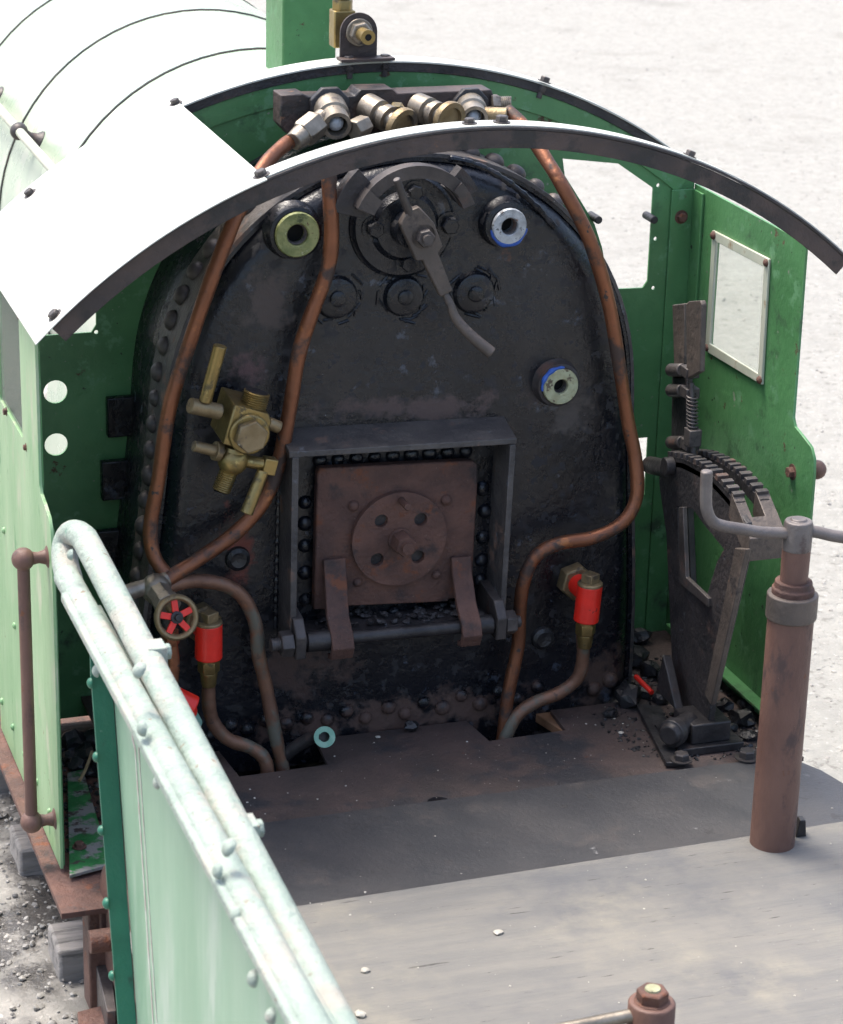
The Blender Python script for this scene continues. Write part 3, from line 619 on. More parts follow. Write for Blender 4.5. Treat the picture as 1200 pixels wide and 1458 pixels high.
for p in ((168, 590), (160, 680), (154, 778)):  # black blocks stand in for the dark seen through notches in the sheet
    c = S(*p); b = MB(); b.box(c + V((.016, -.012, 0)), (.085, .02, .085)); b.build('notch_block', 'black', spec, .003)
# lap strip of the front sheet
def arcstrip(b, r0, r1, xa, xb, y, dy, cz=.18, n=36):
    a0 = math.asin((xa - RC[0]) / r1); a1 = math.asin((xb - RC[0]) / r1)
    A = [a0 + (a1 - a0) * i / n for i in range(n + 1)]
    q = []
    for a in A:
        s_, c_ = math.sin(a), math.cos(a)
        q.append([V((RC[0] + r1 * s_, y, cz + r1 * c_)), V((RC[0] + r1 * s_, y + dy, cz + r1 * c_)), V((RC[0] + r0 * s_, y + dy, cz + r0 * c_)), V((RC[0] + r0 * s_, y, cz + r0 * c_))])
    return b.ring(q)
b = MB(); arcstrip(b, 1.085, 1.128, -.76, .69, YS - .004, .004); b.build('lap_strip', 'green', spec, .001)
# corner angles
for xs_, sg in ((XR, -1), (XL, 1)):
    b = MB(); b.bbox(min(xs_, xs_ + sg * .055), max(xs_, xs_ + sg * .055) - .0, YS - .007, YS - .0005, 0, 1.03 if sg < 0 else .975); b.bbox(min(xs_ + sg * .0005, xs_ + sg * .006), max(xs_ + sg * .0005, xs_ + sg * .006), YS - .055, YS - .0075, 0, 1.03 if sg < 0 else .975)
    b.build('corner_angle', 'green', spec, .001)
head('bolt', 'bolt', V((XR - .03, YS - .007, .97)), -Y_, .011, 'rust', spec)
for p in ((845, 309), (924, 309)):
    b = MB(); q = S(*p); b.cyl(q + V((0, .02, 0)), q - Y_ * .03, .0085); b.build('bolt', 'iron_dark', spec, .002)
# side sheets
def side(x, th, label, rear_u, rear_l, zb_, zt_):
    P = [V((x, YS, zb_)), V((x, YS, zt_)), V((x, rear_u, zt_)), V((x, rear_u - .004, .680)), V((x, rear_u - .015, .664)), V((x, rear_u - .05, .656)), V((x, rear_l + .02, .645)), V((x, rear_l + .004, .625)), V((x, rear_l, .595)), V((x, rear_l - .005, zb_))]
    wn_ = [V((x, .195, .715)), V((x, .2, .72)), V((x, .2, .945)), V((x, .195, .95)), V((x, -.035, .95)), V((x, -.04, .945)), V((x, -.045, .72)), V((x, -.04, .715))]
    b = MB(); b.prism(P, (th, 0, 0), [wn_]); return b.build('side_sheet', 'green' if th > 0 else 'green_sunlit', loco, .0008, label)
sr = side(XR, .006, 'green right cab side sheet with pale framed window', -.195, -.305, -.05, 1.04)
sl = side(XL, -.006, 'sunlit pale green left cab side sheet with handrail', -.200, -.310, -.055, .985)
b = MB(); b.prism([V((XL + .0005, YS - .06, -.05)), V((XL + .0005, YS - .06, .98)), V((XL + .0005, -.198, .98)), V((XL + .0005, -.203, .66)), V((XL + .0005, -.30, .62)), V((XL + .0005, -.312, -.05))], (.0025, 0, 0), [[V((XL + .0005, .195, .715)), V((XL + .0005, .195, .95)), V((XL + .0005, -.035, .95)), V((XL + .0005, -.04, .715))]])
b.build('inner_face', 'green', sl)  # thin layer giving the inside of the sheet the unlit green
# windows
def window(x, sg, parent, rust_bolts):
    o4 = [V((x, .212, .700)), V((x, .216, .966)), V((x, -.053, .972)), V((x, -.064, .708))]; i4 = [V((x, .192, .722)), V((x, .195, .946)), V((x, -.034, .950)), V((x, -.044, .726))]
    b = MB(); b.prism(o4, (sg * .006, 0, 0), [i4]); fr_ = b.build('window_frame', 'cream_plastic', parent, .0015, 'yellowed cream window frame with rusty corner bolts')
    b = MB(); b.prism(i4, (sg * .003, 0, 0)); b.build('window_pane', 'window_glass', parent)
    for o_, i_ in zip(o4, i4): head('rivet', 'bolt', (o_ * .55 + i_ * .45) + X_ * sg * .006, X_ * sg, .009, 'rust', parent)
window(XR - .0005, -1, sr, True); 
b = MB(); b.prism([V((XL - .003, .19, .72)), V((XL - .003, .19, .945)), V((XL - .003, -.036, .945)), V((XL - .003, -.041, .72))], (.002, 0, 0)); b.build('window_pane', 'window_glass', sl)
for p in ((29, 450), (9, 586), (37, 637)): head('bolt', 'bolt', SX(*p, XL - .006), -X_, .006, 'rust', sl)
# right sheet bolts and outside knob
q = V((XR, -.235, .585)); head('bolt', 'bolt', SX(1128, 672, XR), -X_, .0135, 'rust', sr)
kb = SX(1128, 672, XR); b = MB(); b.cyl(kb + X_ * .006, kb + X_ * .05, .009).ball(kb + X_ * .055, .02); b.build('handrail_knob', 'rust_post', sr)
b = MB(); b.bbox(XR - .03, XR - .0005, -.30, YS - .06, .035, .041); b.build('floor_angle', 'green', sr, .001)
# left handrail
k1 = SX(33, 796, XL - .05); k2 = SX(45, 1170, XL - .05)
b = MB(); b.cyl(k1, k2, .0118); hr = b.build('cab_handrail', 'rust_post', loco, label='rust brown vertical handrail with ball ends outside the left cab sheet')
for k in (k1, k2):
    b = MB(); b.ball(k, .0215, 20, 12).lathe(k, X_, [(.012, .013), (.028, .0105), (.040, .014), (.044, .021), (.0445, .021)], 18); b.build('ball_end', 'rust_post', hr)
for i in range(5): head('rivet', 'rivet', V((XL - .006, -.22 + i * .13, .02)), -X_, .008, 'green_sunlit', sl)
for i in range(4): head('rivet', 'rivet', V((XL - .006, .02 + i * .09, .10 + .17 * i)), -X_, .007, 'green_sunlit', sl)

# ------------------------------------------------ roof
b = MB(); arcstrip(b, RR - .039, RR - .0055, -.812, .742, -.302, .006, RC[1], 48); rim = b.build('rear_roof_angle', 'rim', loco, .0008, 'curved brown angle iron rib across the rear of the cab roof')
b = MB(); arcstrip(b, RR - .005, RR, -.812, .745, -.304, .052, RC[1], 48); b.build('roof_flange', 'black_rust', rim, .0008)
b = MB(); arcstrip(b, RR + .0004, RR + .0026, -.425, .735, -.2995, .047, RC[1], 40); b.build('roof_strip', 'roof_glare', rim)  # pale layer over the flange, its glare put into the colour
b = MB(); arcstrip(b, 1.128, 1.1462, -.78, .66, YS - .007, .006, .18, 44); fa = b.build('front_roof_angle', 'black_rust', loco, .0008, 'curved black angle iron rib along the front cab sheet')
b = MB(); arcstrip(b, 1.1465, 1.1505, -.80, .675, YS - .011, .065, .18, 44); b.build('roof_flange', 'roof_glare', fa, .0008)
# left roof panel
b = MB(); xa, xb = -.845, -.428; n = 16; q = []
for i in range(n + 1):
    x = xa + (xb - xa) * i / n; z0 = roofz(x, RR + .001); z1 = roofz(x, 1.151, .18) + .001
    def zy(y): return z0 + (z1 - z0) * (y + .31) / .69
    q.append([V((x, -.318, zy(-.318))), V((x, .385, zy(.385))), V((x, .385, zy(.385) + .003)), V((x, -.318, zy(-.318) + .003))])
b.ring(q); rp = b.build('roof_panel', 'roof_glare', loco, .0008, 'bright curved sheet roof panel over the left side of the cab')
def roofbolt(px, py, y, par):
    p = B(px, py, y); nx_ = (p.x - RC[0]) / RR; nrm = V((nx_, 0, math.sqrt(1 - nx_ * nx_)))
    fr_ = y < 0; z = (roofz(p.x) if fr_ else roofz(p.x, 1.1505, .18)) + .004
    q = V((p.x, y, z)); head('bolt', 'roof_bolt', q, nrm, .0105, 'iron', par)
    b = MB(); b.hexp(q - nrm * .012, q - nrm * .022, .010).cyl(q - nrm * .008, q - nrm * .036, .006); b.build('bolt_end', 'iron', par)
for p in ((372, 256), (78, 440)): roofbolt(*p, -.285, rp)
for p in ((668, 182), (714, 181), (982, 220)): roofbolt(*p, -.275, rim)
for p in ((250, 139), (42, 248)): roofbolt(*p, .34, rp)
for p in ((497, 79), (548, 80), (775, 114)): roofbolt(*p, .325, fa)

# ------------------------------------------------ lubricator on the roof
lc = B(511, 46, .33)
b = MB(); A = [lc + V((math.cos(R(a)) * .039, 0, math.sin(R(a)) * .039)) for a in range(0, 181, 12)]
b.prism([V((lc.x + .039, lc.y, 1.335))] + A + [V((lc.x - .039, lc.y, 1.335))], (0, .006, 0)); b.bbox(lc.x - .045, lc.x + .068, .300, .336, 1.334, 1.340)
lu = b.build('whistle_bracket', 'rim', loco, .001, 'round topped bracket with bronze valve standing on the cab roof')
b = MB(); b.lathe(lc, -Y_, [(0, .028), (.005, .028)], 24).hexp(lc - Y_ * .004, lc - Y_ * .022, .0235, .2); b.build('hex_nut', 'gunmetal', lu, .0015)
b = MB(); b.lathe(lc - Y_ * .02, -Y_, [(0, .014), (.03, .013), (.032, .015), (.042, .015), (.042, .007), (.03, .006)], 20); b.build('spindle_end', 'brass', lu)
b = MB(); b.lathe(lc - Y_ * .0615, -Y_, [(0, .0065), (.001, .0065)], 12); b.build('bore', 'void', lu)
vb = B(487, 40, .40)
b = MB(); b.box(vb, (.045, .04, .075)); b.hexp(vb + Z_ * .03, vb + Z_ * .06, .022).lathe(vb + Z_ * .06, Z_, [(0, .017), (.02, .03), (.10, .032), (.11, .02)], 20); b.build('valve_body', 'brass', lu, .003)

# ------------------------------------------------ barrel ahead of the cab
BC = V((BX, 0, .685)); Rb = .522
b = MB(); b.lathe(V((BX, .42, BC.z)), Y_, [(0, Rb), (.60, Rb), (1.55, Rb), (2.6, Rb)], 72)
barrel = b.build('boiler_barrel', 'barrel', loco, label='sunlit and bleached pale green boiler barrel with clothing bands ahead of the cab')
for y in (1.165, 1.72, 2.35):
    b = MB(); b.lathe(V((BX, y, BC.z)), Y_, [(0, Rb - .002), (.0, Rb + .004), (.045, Rb + .004), (.045, Rb - .002)], 72, caps=(False, False)); b.build('clothing_band', 'barrel', barrel)
    b = MB(); b.lathe(V((BX, y - .006, BC.z)), Y_, [(0, Rb - .002), (.0, Rb + .003), (.0055, Rb + .003), (.0055, Rb - .002)], 72, caps=(False, False)); b.build('band_edge', 'rim', barrel)
b = MB(); b.ring([arch(.010, .41, 48, -.05), arch(.010, 1.13, 48, -.05)]); b.build('firebox_cladding', 'barrel', barrel, .004)
# square sand dome
b = MB(); x0_, x1_ = -.078, .045
b.bbox(x0_, x1_, .82, .96, 1.16, 1.72); dm = b.build('sand_dome', 'green', loco, .004, 'square green casing standing on the boiler ahead of the cab')
b = MB(); b.prism([V((x0_ - .04, .80, 1.17)), V((x1_ + .04, .80, 1.17)), V((x1_ + .04, .98, 1.17)), V((x0_ - .04, .98, 1.17))], (0, 0, .03)); b.build('dome_base', 'green', dm, .006)
# boiler handrail
hp = B(27, 187, 1.5)
b = MB(); b.cyl(V((hp.x, .42, hp.z)), V((hp.x, 2.9, hp.z)), .0115); bh = b.build('boiler_handrail', 'cream_plastic', loco, label='pale boiler handrail rod along the left of the barrel')
for y in (.93, 1.5, 2.07, 2.64):
    q = V((hp.x, y, hp.z)); d = V((BX, y, BC.z)) - q; L = d.length - Rb
    b = MB(); b.ball(q, .022).lathe(q, d, [(.012, .013), (L * .5, .011), (L * .8, .017), (L * .97, .027), (L + .012, .027)], 16); b.build('handrail_pillar', 'iron', bh)

# ------------------------------------------------ floor and footplate
fl_out = [V((-.655, -.34, 0)), V((-.60, -.365, 0)), V((XR, -.365, 0)), V((XR, YS - .008, 0)), V((.475, YS - .008, 0)), V((.475, -.012, 0)), V((.285, -.012, 0)), V((.280, -.112, 0)), V((.108, -.118, 0)), V((.095, -.012, 0)), V((-.235, -.012, 0)), V((-.245, -.132, 0)), V((-.430, -.136, 0)), V((-.44, -.012, 0)), V((-.57, -.012, 0)), V((-.57, YS - .008, 0)), V((-.655, YS - .008, 0))]
b = MB(); b.prism(fl_out, (0, 0, -.009), [circ((-.083, -.350, 0), X_, Y_, .023, 18)])
floor = b.build('cab_floor', 'floor_steel', loco, .001, 'rusty brown steel cab floor plate with notches for pipes')
b = MB(); b.bbox(XL + .05, XR - .05, -.34, .35, -.20, -.16); b.build('frame_stretcher', 'black_rust', loco)
c = FZ(792, 1030, -.02); b = MB(); b.box(c + V((-.005, -.0, 0)), (.035, .11, .02), Matrix.Rotation(.25, 3, 'Z')); b.build('packing_block', 'wood_block', loco, .002)
# footplate outside and end plate
b = MB(); b.prism([V((-.855, -.47, -.062)), V((-.52, -.47, -.062)), V((-.52, 2.9, -.062)), V((-.855, 2.9, -.062))], (0, 0, -.012)); b.build('footplate', 'rust', loco, .001, 'rusty running plate edge below the left cab sheet')
b = MB(); b.prism([FZ(99, 1246, -.048), FZ(158, 1230, -.048), FZ(118, 1095, -.048), FZ(96, 1100, -.048)], (0, 0, -.007)); b.build('sheet_foot_angle', 'scuffed_green', loco, .001, 'scuffed green foot angle with bare metal at left doorway')
head('bolt', 'bolt', FZ(113, 1205, -.046), Z_, .011, 'rust', floor)
b = MB(); b.bbox(-.80, .72, -.44, -.38, -.30, -.075); b.build('drag_beam', 'rust', loco, .004)
b = MB(); b.bbox(-.78, -.70, -.455, -.40, -.12, -.076); b.build('beam_packing', 'rust', loco, .003)
b = MB(); b.bbox(-.855, -.849, .36, 2.9, -.13, -.075); b.build('footplate_valance', 'rust', loco)
for y in (.0, .9, 1.8):
    b = MB()
    for s_ in (-.35, .27): b.lathe(V((s_ - .03, y + .25, GZ + .37)), X_, [(0, .20), (.012, .20), (.014, .17), (.05, .17), (.05, .205), (.06, .205)], 40)
    b.cyl(V((-.35, y + .25, GZ + .37)), V((.27, y + .25, GZ + .37)), .03); b.build('wheelset', 'iron_dark', loco)
# fittings on the floor at the right
b = MB(); b.prism([FZ(905, 1008, .004), FZ(948, 1092, .004), FZ(975, 1092, .004), FZ(940, 1010, .004)], (0, 0, .010)); b.build('base_strip', 'iron_dark', floor, .002)

# ------------------------------------------------ reversing lever
xp = .53
K = lambda px, py, x=xp: SX(px, py, x)
fan = [K(938, 662), K(950, 655), K(972, 658), K(995, 670), K(1015, 685), K(1030, 701), K(1048, 722), K(1062, 745), K(1062, 786), K(1012, 1000), K(1005, 1052), K(972, 1050), K(958, 985), K(948, 760), K(938, 690)]
slot = [K(964, 722), K(985, 724), K(1000, 745), K(1030, 782), K(1020, 800), K(1005, 850), K(998, 856), K(968, 826)]
b = MB(); b.prism(fan, (.014, 0, 0), [slot]); rv = b.build('reversing_quadrant', 'black_rust', loco, .002, 'black notched reversing lever quadrant stand on the right of the cab')
b = MB(); b.prism([K(1062, 782, xp - .012), K(1046, 780, xp - .012), K(1003, 990, xp - .012), K(1012, 1004, xp - .012)], (.012, 0, 0)); b.build('brace_leg', 'brown_steel', rv, .002)
b = MB(); b.prism([K(966, 722, xp - .008), K(972, 722, xp - .008), K(976, 822, xp - .008), K(1008, 852, xp - .008), K(1008, 864, xp - .008), K(967, 830, xp - .008)], (.01, 0, 0)); b.build('slot_rib', 'iron', rv, .0015)
top = [K(950, 650), K(972, 653), K(995, 664), K(1015, 678), K(1030, 694), K(1048, 715)]
for dx in (.0, .052):
    T = []
    for i in range(len(top) - 1):
        for j in range(4): T.append(top[i] + (top[i + 1] - top[i]) * j / 4)
    T.append(top[-1])
    b = MB(); b.prism([V((xp + dx, p.y, p.z)) for p in T] + [V((xp + dx, p.y + .006, p.z - .022)) for p in reversed(T)], (.02, 0, 0)); b.build('notch_bar', 'iron_dark', rv, .001)
    # teeth
    L = [0]
    for i in range(1, len(T)): L.append(L[-1] + (T[i] - T[i - 1]).length)
    t = .01
    while t < L[-1]:
        i = max(k for k in range(len(L)) if L[k] <= t); i = min(i, len(T) - 2)
        p = T[i] + (T[i + 1] - T[i]) * ((t - L[i]) / (L[i + 1] - L[i])); d = (T[i + 1] - T[i]).normalized(); nn = V((0, -d.z, d.y));
        if nn.z < 0: nn = -nn
        b = MB(); b.bar(V((xp + dx - .001, p.y, p.z)) + nn * .005, V((xp + dx + .024, p.y, p.z)) + nn * .005, .013, .012, nn); b.build('tooth', 'iron', rv, .001)
        t += .0255
e0 = top[-1]
b = MB(); b.prism([V((xp - .002, e0.y + .02, e0.z + .012)), V((xp - .002, e0.y - .075, e0.z - .05)), V((xp + .078, e0.y - .075, e0.z - .05)), V((xp + .078, e0.y + .02, e0.z + .012)), V((xp + .050, e0.y + .02, e0.z + .012)), V((xp + .050, e0.y - .03, e0.z - .022)), V((xp + .022, e0.y - .03, e0.z - .022)), V((xp + .022, e0.y + .02, e0.z + .012))], (0, .006, -.05)); b.build('quadrant_end', 'brown_steel', rv, .0015)
b = MB(); b.cyl(K(925, 662, xp + .01), K(952, 668, xp + .0), .019).lathe(K(945, 664, xp - .02), X_, [(0, .019), (.02, .019)], 18); b.build('pivot_boss', 'iron_dark', rv, .002)
b = MB(); bc = K(985, 1050, xp)
b.bbox(.455, .60, -.30, -.17, 0.001, .018); b.build('base_plate', 'iron_dark', rv, .002)
b = MB(); b.bbox(.487, .575, -.285, -.19, .018, .062); b.prism([V((.487, -.20, .06)), V((.487, -.10, .06)), V((.487, -.12, .15)), V((.487, -.15, .12))], (.02, 0, 0)); b.bbox(.55, .566, -.22, -.13, .05, .14); b.build('base_bracket', 'iron_dark', rv, .003)
b = MB(); q = FZ(962, 1040, .05); b.lathe(q + X_ * -.0, V((-.8, -.6, 0)), [(0, .03), (.02, .03), (.022, .024), (.032, .02)], 20).lathe(q, V((.8, .6, 0)), [(0, .022), (.06, .022)], 16); b.build('pivot_bolt', 'iron_dark', rv, .002)
for p in ((970, 1081), (1063, 1078)): head('bolt', 'bolt', FZ(*p, .016), Z_, .017, 'iron', rv)
# the lever itself
xl_ = xp + .036
Lv = lambda px, py, x=xl_: SX(px, py, x)
b = MB(); b.prism([Lv(957, 520), Lv(978, 520), Lv(976, 650), Lv(955, 650)], (.014, 0, 0)); b.prism([Lv(955, 650), Lv(976, 650), Lv(990, 1000), Lv(975, 1000)], (.014, 0, 0))
lvr = b.build('reversing_lever', 'iron_dark', loco, .002, 'upright reversing lever with spring catch and bright worn grip')
ga, gb_ = Lv(981, 432, xl_ - .01), Lv(985, 530, xl_ - .01)
b = MB(); b.prism([Lv(976, 433, xl_ - .02), Lv(980, 429, xl_ - .02), Lv(997, 428, xl_ - .02), Lv(999, 434, xl_ - .02), Lv(996, 530, xl_ - .02), Lv(977, 540, xl_ - .02)], (.012, 0, 0)); b.build('grip_plate', 'brown_steel', lvr, .0025)
b = MB(); b.prism([Lv(957, 434), Lv(974, 432), Lv(974, 540), Lv(960, 540)], (.014, 0, 0)); b.build('latch_trigger', 'brown_steel', lvr, .002)
for y0_ in (527, 556, 630):
    b = MB(); b.cyl(Lv(955, y0_, xl_ - .004), Lv(972, y0_, xl_ - .004), .014).box(Lv(982, y0_ + 2, xl_ - .008), (.03, .034, .022)); b.build('catch_clip', 'iron', lvr, .002)
sp0, sp1 = Lv(985, 562, xl_ - .012), Lv(986, 608, xl_ - .012)
b = MB(); b.cyl(Lv(984, 545, xl_ - .012), Lv(987, 650, xl_ - .012), .006); b.build('catch_rod', 'iron', lvr)
H = []
for i in range(9 * 10 + 1):
    a = 2 * math.pi * i / 10; c = sp0 + (sp1 - sp0) * (i / 90); H.append(c + V((math.cos(a), math.sin(a), 0)) * .0105)
b = MB(); b.tube(H, .0022, 6, 1); b.build('catch_spring', 'iron', lvr)
b = MB(); b.box(Lv(986, 622, xl_ - .012), (.028, .03, .036)); b.build('catch_block', 'iron', lvr, .002)

# ================================================================== TENDER
tender = thing('tender', (0, -1.6, GZ), 'pale green tender with beaded side, plywood floor and handbrake column', 'tender')
# fall plate and plywood floor
b = MB(); b.prism([V((-.60, -.360, .012)), V((.66, -.372, .012)), V((.70, -.45, .012)), V((.735, -.60, .012)), V((.735, -.73, .012)), V((-.60, -.73, .012))], (0, 0, -.010)); b.build('fall_plate', 'fall_plate', tender, .0015, 'smooth dark grey steel fall plate between cab and tender')
b = MB(); b.prism([V((-.79, -.712, .022)), V((.80, -.678, .022)), V((.80, -2.6, .022)), V((-.79, -2.6, .022))], (0, 0, -.009)); b.build('plywood_floor', 'plywood', tender, .001, 'weathered grey plywood tender floor sheet')
b = MB(); b.bbox(-.78, .80, -2.6, -.74, -.10, .010); b.build('tender_frame', 'rust', tender)
# side sheet and beading
xs = -.84
def ln(px0, py0, px1, py1, py): return px0 + (px1 - px0) * (py - py0) / (py1 - py0)
T1a, T1b = SX(121, 768, -.815), SX(480, 1458, -.815)
z1 = (T1a.z + T1b.z) / 2; far = -2.6
z2 = SX(285, 1168, -.860).z; z3 = SX(261, 1168, -.884).z
def zr(y): return T1a.z + (T1b.z - T1a.z) * (y - T1a.y) / (T1b.y - T1a.y)
b = MB(); b.tube([SX(99, 826, -.845), SX(93, 802, -.842), SX(93, 778, -.835), SX(102, 760, -.825), SX(118, 765, -.817), SX(136, 796, -.815), V((-.815, -1.2, zr(-1.2))), V((-.815, -1.9, zr(-1.9))), V((-.815, far, zr(far)))], .0232, 18, 8)
t1 = b.build('top_rail', 'bead', tender, label='worn mint green round rail along the tender side top')
ys2 = SX(101, 812, -.855).y
b = MB(); b.tube([V((-.855, ys2 + .012, z2 - .012)), V((-.860, ys2, z2 - .002)), V((-.860, ys2 - .05, z2)), V((-.860, -1.3, z2)), V((-.860, -2.0, z2)), V((-.860, far, z2))], .0218, 16, 6)
t2 = b.build('lower_rail', 'bead', tender, label='second worn mint green rail below the top rail')
ys3 = SX(100, 845, -.872).y
b = MB(); b.bbox(-.888, -.862, far, ys3, z3 - .012, z3 + .006); b.build('coping_strip', 'bead', tender, .004)
b = MB(); b.bbox(-.852, -.825, far, ys3 - .02, z2 - .06, z1 - .012); b.build('coping_backing', 'bead', tender, .003)
for p in ((102, 790), (92, 826), (126, 910), (139, 955)): head('rivet', 'rivet', SX(*p, -.866), V((-1, .1, .1)), .0105, 'bead', t2)
for p in ((200, 955), (327, 1207), (212, 1040)): head('rivet', 'rivet', SX(*p, -.868), V((-.8, 0, .6)), .0125, 'bead', t2)
for p in ((205, 1037), (225, 1114), (337, 1303), (362, 1393), (388, 1447), (312, 1240)): head('rivet', 'rivet', SX(*p, -.882), V((-1, 0, .2)), .0115, 'bead', t2)
for p in ((232, 928), (362, 1180)):
    c = SX(*p, -.79); b = MB(); b.box(c + V((-.012, 0, -.002)), (.030, .040, .034)).hexp(c, c + V((.012, 0, 0)), .013); b.build('rail_bolt', 'bead', t1, .002)
# sheet
e_t, e_b = SX(160, 960, xs), SX(200, 1520, xs)
b = MB(); b.prism([V((xs, e_t.y, z2 - .02)), V((xs, e_t.y, e_t.z)), e_b, V((xs, far, e_b.z)), V((xs, far, z2 - .02))], (.006, 0, 0)); sh = b.build('side_sheet', 'tender_green', tender, label='pale mint green tender side sheet with thin lining')
# front angle, web seen edge on, its shade put into the darker green
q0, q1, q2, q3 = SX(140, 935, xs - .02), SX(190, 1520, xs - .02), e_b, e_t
b = MB(); b.prism([V((xs - .034, e_t.y + .004, z2 - .03)), V((xs - .034, e_t.y + .004, e_t.z)), V((xs - .030, e_b.y + .004, e_b.z)), V((xs - .0005, e_b.y + .004, e_b.z)), V((xs - .0005, e_t.y + .004, e_t.z)), V((xs - .0005, e_t.y + .004, z2 - .03))], (0, .006, 0)); fa_ = b.build('front_angle', 'tender_green_shaded', tender, .001, 'shaded green front angle of the tender side with rivets')
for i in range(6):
    t = .02 + i * .185; p = e_t + (e_b - e_t) * t; head('rivet', 'rivet', V((xs - .034, p.y + .006, p.z)), V((-1, 0, 0)), .0095, 'tender_green_shaded', fa_)
# lining: two thin lines following the panel edge
def lining(off, w_):
    a = SX(192 + off, 1065, xs - .001); c = SX(222 + off, 1520, xs - .001)
    b = MB(); b.prism([V((xs - .0012, a.y + w_ / 2, a.z)), V((xs - .0012, a.y - w_ / 2, a.z)), V((xs - .0012, c.y - w_ / 2, c.z)), V((xs - .0012, c.y + w_ / 2, c.z))], (.001, 0, 0)); b.build('lining_stripe', 'lining', sh)
lining(0, .006); lining(5, .004)
a = SX(197, 1062, xs); b = MB(); b.tube([SX(193, 1066, xs), SX(189, 1045, xs), SX(195, 1030, xs), SX(203, 1022, xs), SX(205, 1055, xs)], .0022, 6, 4); b.build('lining_corner', 'lining', sh)
# underneath: tender front beam and coupling plates
b = MB(); b.bbox(-.78, .80, -.78, -.75, -.30, -.10); b.build('front_beam', 'rust', tender, .003)
b = MB(); c = SX(168, 1330, -.76); b.lathe(V((-.77, c.y - .02, c.z)), X_, [(0, .14), (.016, .14)], 36).cyl(c + V((-.05, .02, -.02)), c + V((.1, .02, -.02)), .022); b.build('guard_iron', 'rust', tender, .002)
b = MB(); b.prism([FZ(122, 1312, -.2), FZ(150, 1306, -.2), FZ(165, 1440, -.2), FZ(152, 1440, -.2)], (0, 0, -.12)); b.build('step_plate', 'iron', tender, .002)
b = MB(); b.prism([FZ(110, 1440, -.25), FZ(170, 1425, -.25), FZ(190, 1500, -.25), FZ(120, 1510, -.25)], (0, 0, -.03)); b.build('step_tread', 'rust', tender, .002)
# handbrake column
hx, hy = .4555, -.722
zc = lambda py: B(1115, py, hy).z
b = MB(); b.cyl(V((hx, hy, .015)), V((hx, hy, zc(868))), .0425, .0425, 40)
hb = b.build('handbrake_column', 'rust_post', tender, .002, 'rusty brown handbrake column with collar and crank handle')
b = MB(); b.lathe(V((hx, hy, zc(880))), Z_, [(0, .043), (.001, .047), (zc(846) - zc(880), .047), (zc(845) - zc(880), .040)], 40); b.build('column_collar', 'brown_steel', hb, .002)
b = MB(); b.lathe(V((hx, hy, zc(850))), Z_, [(0, .039), (zc(838) - zc(850), .039), (zc(836) - zc(850), .035), (zc(828) - zc(850), .034)], 40); b.build('gland_ring', 'rust', hb, .0015)
b = MB(); b.cyl(V((hx, hy, zc(832))), V((hx, hy, zc(782))), .0255, .0262, 30); b.build('brake_spindle', 'rust_post', hb, .001)
b = MB(); b.lathe(V((hx, hy, zc(784))), Z_, [(0, .0268), (zc(748) - zc(784), .0268), (zc(743) - zc(784), .0245), (zc(743) - zc(784) + .0005, .015), (zc(740) - zc(784), .0145)], 30); b.build('handle_hub', 'worn_steel', hb, .002)
hbz = zc(761)
hh = [V((hx - .01, hy, hbz)), B(1085, 758, hy), B(1060, 754, hy - .002), B(1030, 749, hy - .005), B(1014, 742, hy - .006), B(1006, 725, hy - .007), B(1005, 700, hy - .007), B(1006, 670, hy - .007)]
b = MB(); b.tube(hh, .0108, 16, 6); b.build('crank_handle', 'worn_steel', hb, .003)
b = MB(); b.tube([V((hx + .01, hy, hbz)), B(1160, 757, hy - .005), B(1200, 765, hy - .015), B(1290, 772, hy - .03)], .0112, 16, 5); b.build('counter_handle', 'worn_steel', hb)
b = MB(); q = V((hx + .052, hy + .004, .022)); b.prism([q, q + V((.022, 0, 0)), q + V((.018, 0, .035)), q + V((.006, 0, .036))], (.004, .02, 0)); b.build('column_key', 'iron_dark', hb, .002)
# drawbar peg on the tender floor
pc = B(928, 1428, -1.45)
b = MB(); b.lathe(V((pc.x, -1.45, .02)), Z_, [(0, .037), (pc.z - .02, .037), (pc.z - .016, .034)], 36); pg = b.build('lever_boss', 'rust_post', tender, .002, 'rusty round boss with hex bolt on the plywood floor')
b = MB(); b.lathe(V((pc.x, -1.45, pc.z + .003)), Z_, [(0, .028), (.003, .028)], 24).hexp(V((pc.x, -1.45, pc.z + .004)), V((pc.x, -1.45, pc.z + .024)), .0255, .5); b.build('hex_bolt', 'rust', pg, .002)
b = MB(); b.lathe(V((pc.x, -1.45, pc.z + .023)), Z_, [(0, .013), (.004, .012)], 16); b.build('bolt_centre', 'boss_cream', pg)
b = MB(); b.cyl(V((pc.x - .02, -1.45, pc.z - .016)), V((pc.x - .185, -1.445, pc.z - .024)), .011, .009); b.build('lever_arm', 'gunmetal', pg, .002)

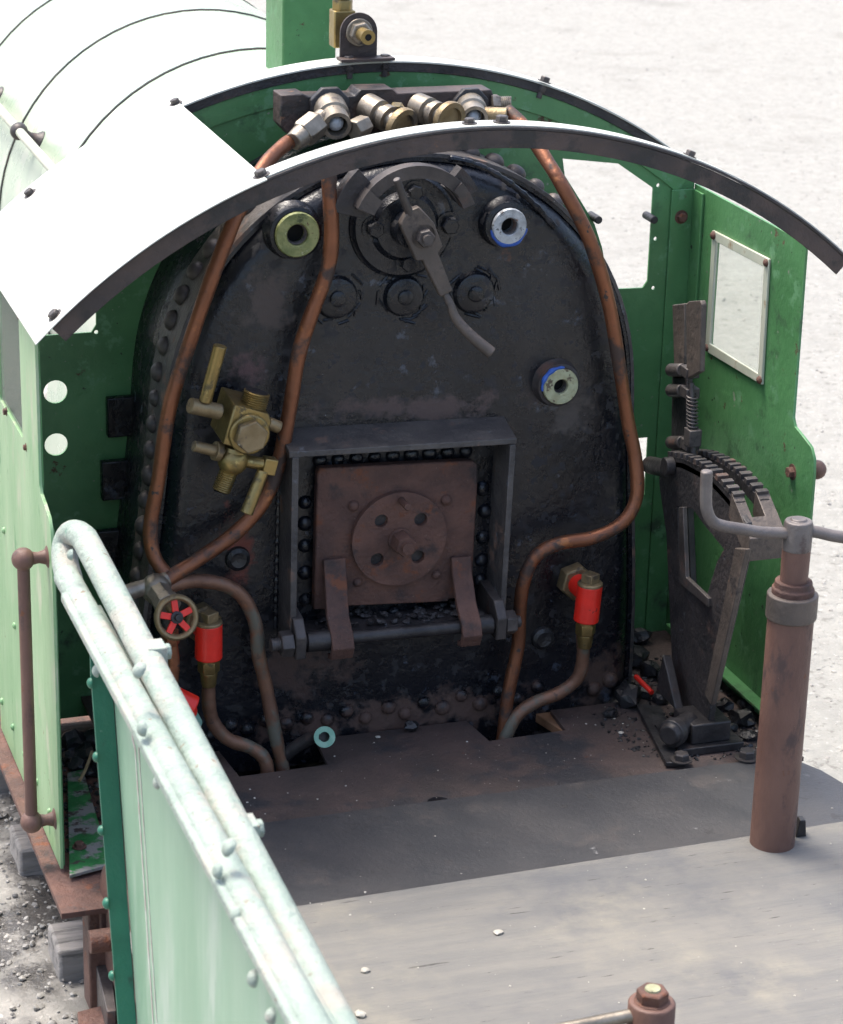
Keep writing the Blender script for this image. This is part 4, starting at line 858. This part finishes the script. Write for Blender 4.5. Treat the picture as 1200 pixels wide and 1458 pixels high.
# ================================================================== LOOSE THINGS
def coal(px, py, z, r, label, group):
    c = FZ(px, py, z); b = MB(); stone(b, c + Z_ * r * .45, r, .75, .32, 2); o = b.build('coal_lump', 'coal'); o.data.set_sharp_from_angle(angle=R(15)); tag(o, label, 'coal', group)
for px, py, z, r in ((902, 945, .0, .034), (925, 962, .0, .030), (945, 972, .0, .026), (893, 1002, .0, .042), (868, 1020, .0, .016), (915, 990, .0, .024), (938, 1000, .0, .02), (1030, 1010, 0, .022), (1055, 1030, 0, .026), (1066, 1052, 0, .018), (1040, 1040, 0, .015), (910, 915, 0, .03), (1062, 1010, 0, .02)):
    coal(px, py, z, r, 'largest flat lump of black coal at the foot of the backhead corner' if r == .042 else 'lump of shiny black coal on the cab floor around the reversing lever', 'coal lumps by the reversing lever')
for px, py, r in ((108, 1066, .035), (122, 1080, .028), (136, 1062, .03), (112, 1095, .022), (128, 1104, .018), (100, 1084, .02), (140, 1090, .016)):
    coal(px, py, -.06, r, 'largest lump of black coal under the twig in the left doorway' if r == .035 else 'lump of black coal on the floor inside the left doorway', 'coal lumps in the left doorway')
b = MB(); b.tube([FZ(905, 963, .055), FZ(916, 974, .05), FZ(928, 986, .045)], .0055, 8, 3); tag(b.build('red_stick', 'red'), 'short red stick lying among the coal by the reversing lever', 'stick')
b = MB(); b.tube([FZ(113, 1112, -.045), FZ(122, 1095, -.035), FZ(131, 1070, -.02)], .0035, 6, 3); tag(b.build('straw_twig', 'twig'), 'pale brown twig lying on the coal in the left doorway', 'twig')
for (px, py, r), lb in zip(((520, 1383, .0085), (709, 1329, .008), (513, 1446, .0115), (884, 1044, .006), (538, 1050, .0055)), ('small round off-white pebble on the plywood floor', 'flat white chip on the plywood floor near the fall plate', 'broken white shell fragment beside the tender rail', 'tiny cream pebble on the dark floor near the coal', 'tiny cream chip on the floor by the overflow pipe')):
    b = MB(); stone(b, FZ(px, py, .022 if py > 1300 else .001) + Z_ * r * .3, r, .45, .2, 2); tag(b.build('pebble', 'shell'), lb, 'pebble')
b = MB(); c = B(585, 1033, -.03); stone(b, V((c.x, -.03, .012)), .016, .7, .3, 2); tag(b.build('coal_chip', 'coal'), 'small coal chip against the foot of the backhead', 'coal')
b = MB()
for _ in range(260):
    x = random.uniform(-.62, .66); y = -.36 + .35 * random.random() ** 1.0 if random.random() < .6 else random.uniform(-1.3, -.36)
    z = 0 if y > -.36 else (.012 if y > -.69 else .022)
    if abs(x - .19) < .1 and y > -.13 or abs(x + .34) < .11 and y > -.15: continue
    stone(b, (x, y, z + .0004), random.choice((.0006, .0008, .001, .0012, .0018, .0026)), .6)
gt = b.build('floor_grit', 'shell', kind='stuff'); gt['label'] = 'tiny pale grit specks scattered over the cab and tender floor'
b = MB()
for _ in range(700):
    x = random.uniform(.36, .70); y = random.uniform(-.33, .2)
    if x < .47 and y > -.02: continue
    stone(b, (x, y, .001), random.choice((.002, .003, .004, .006)) * (1.3 if x > .5 else .8), .7)
for _ in range(260): stone(b, (random.uniform(-.80, -.66), random.uniform(-.25, .25), -.06), random.choice((.003, .004, .006, .009)), .7)
gt = b.build('coal_dust', 'coal', kind='stuff'); gt['label'] = 'small black coal crumbs spread along the cab floor edges'
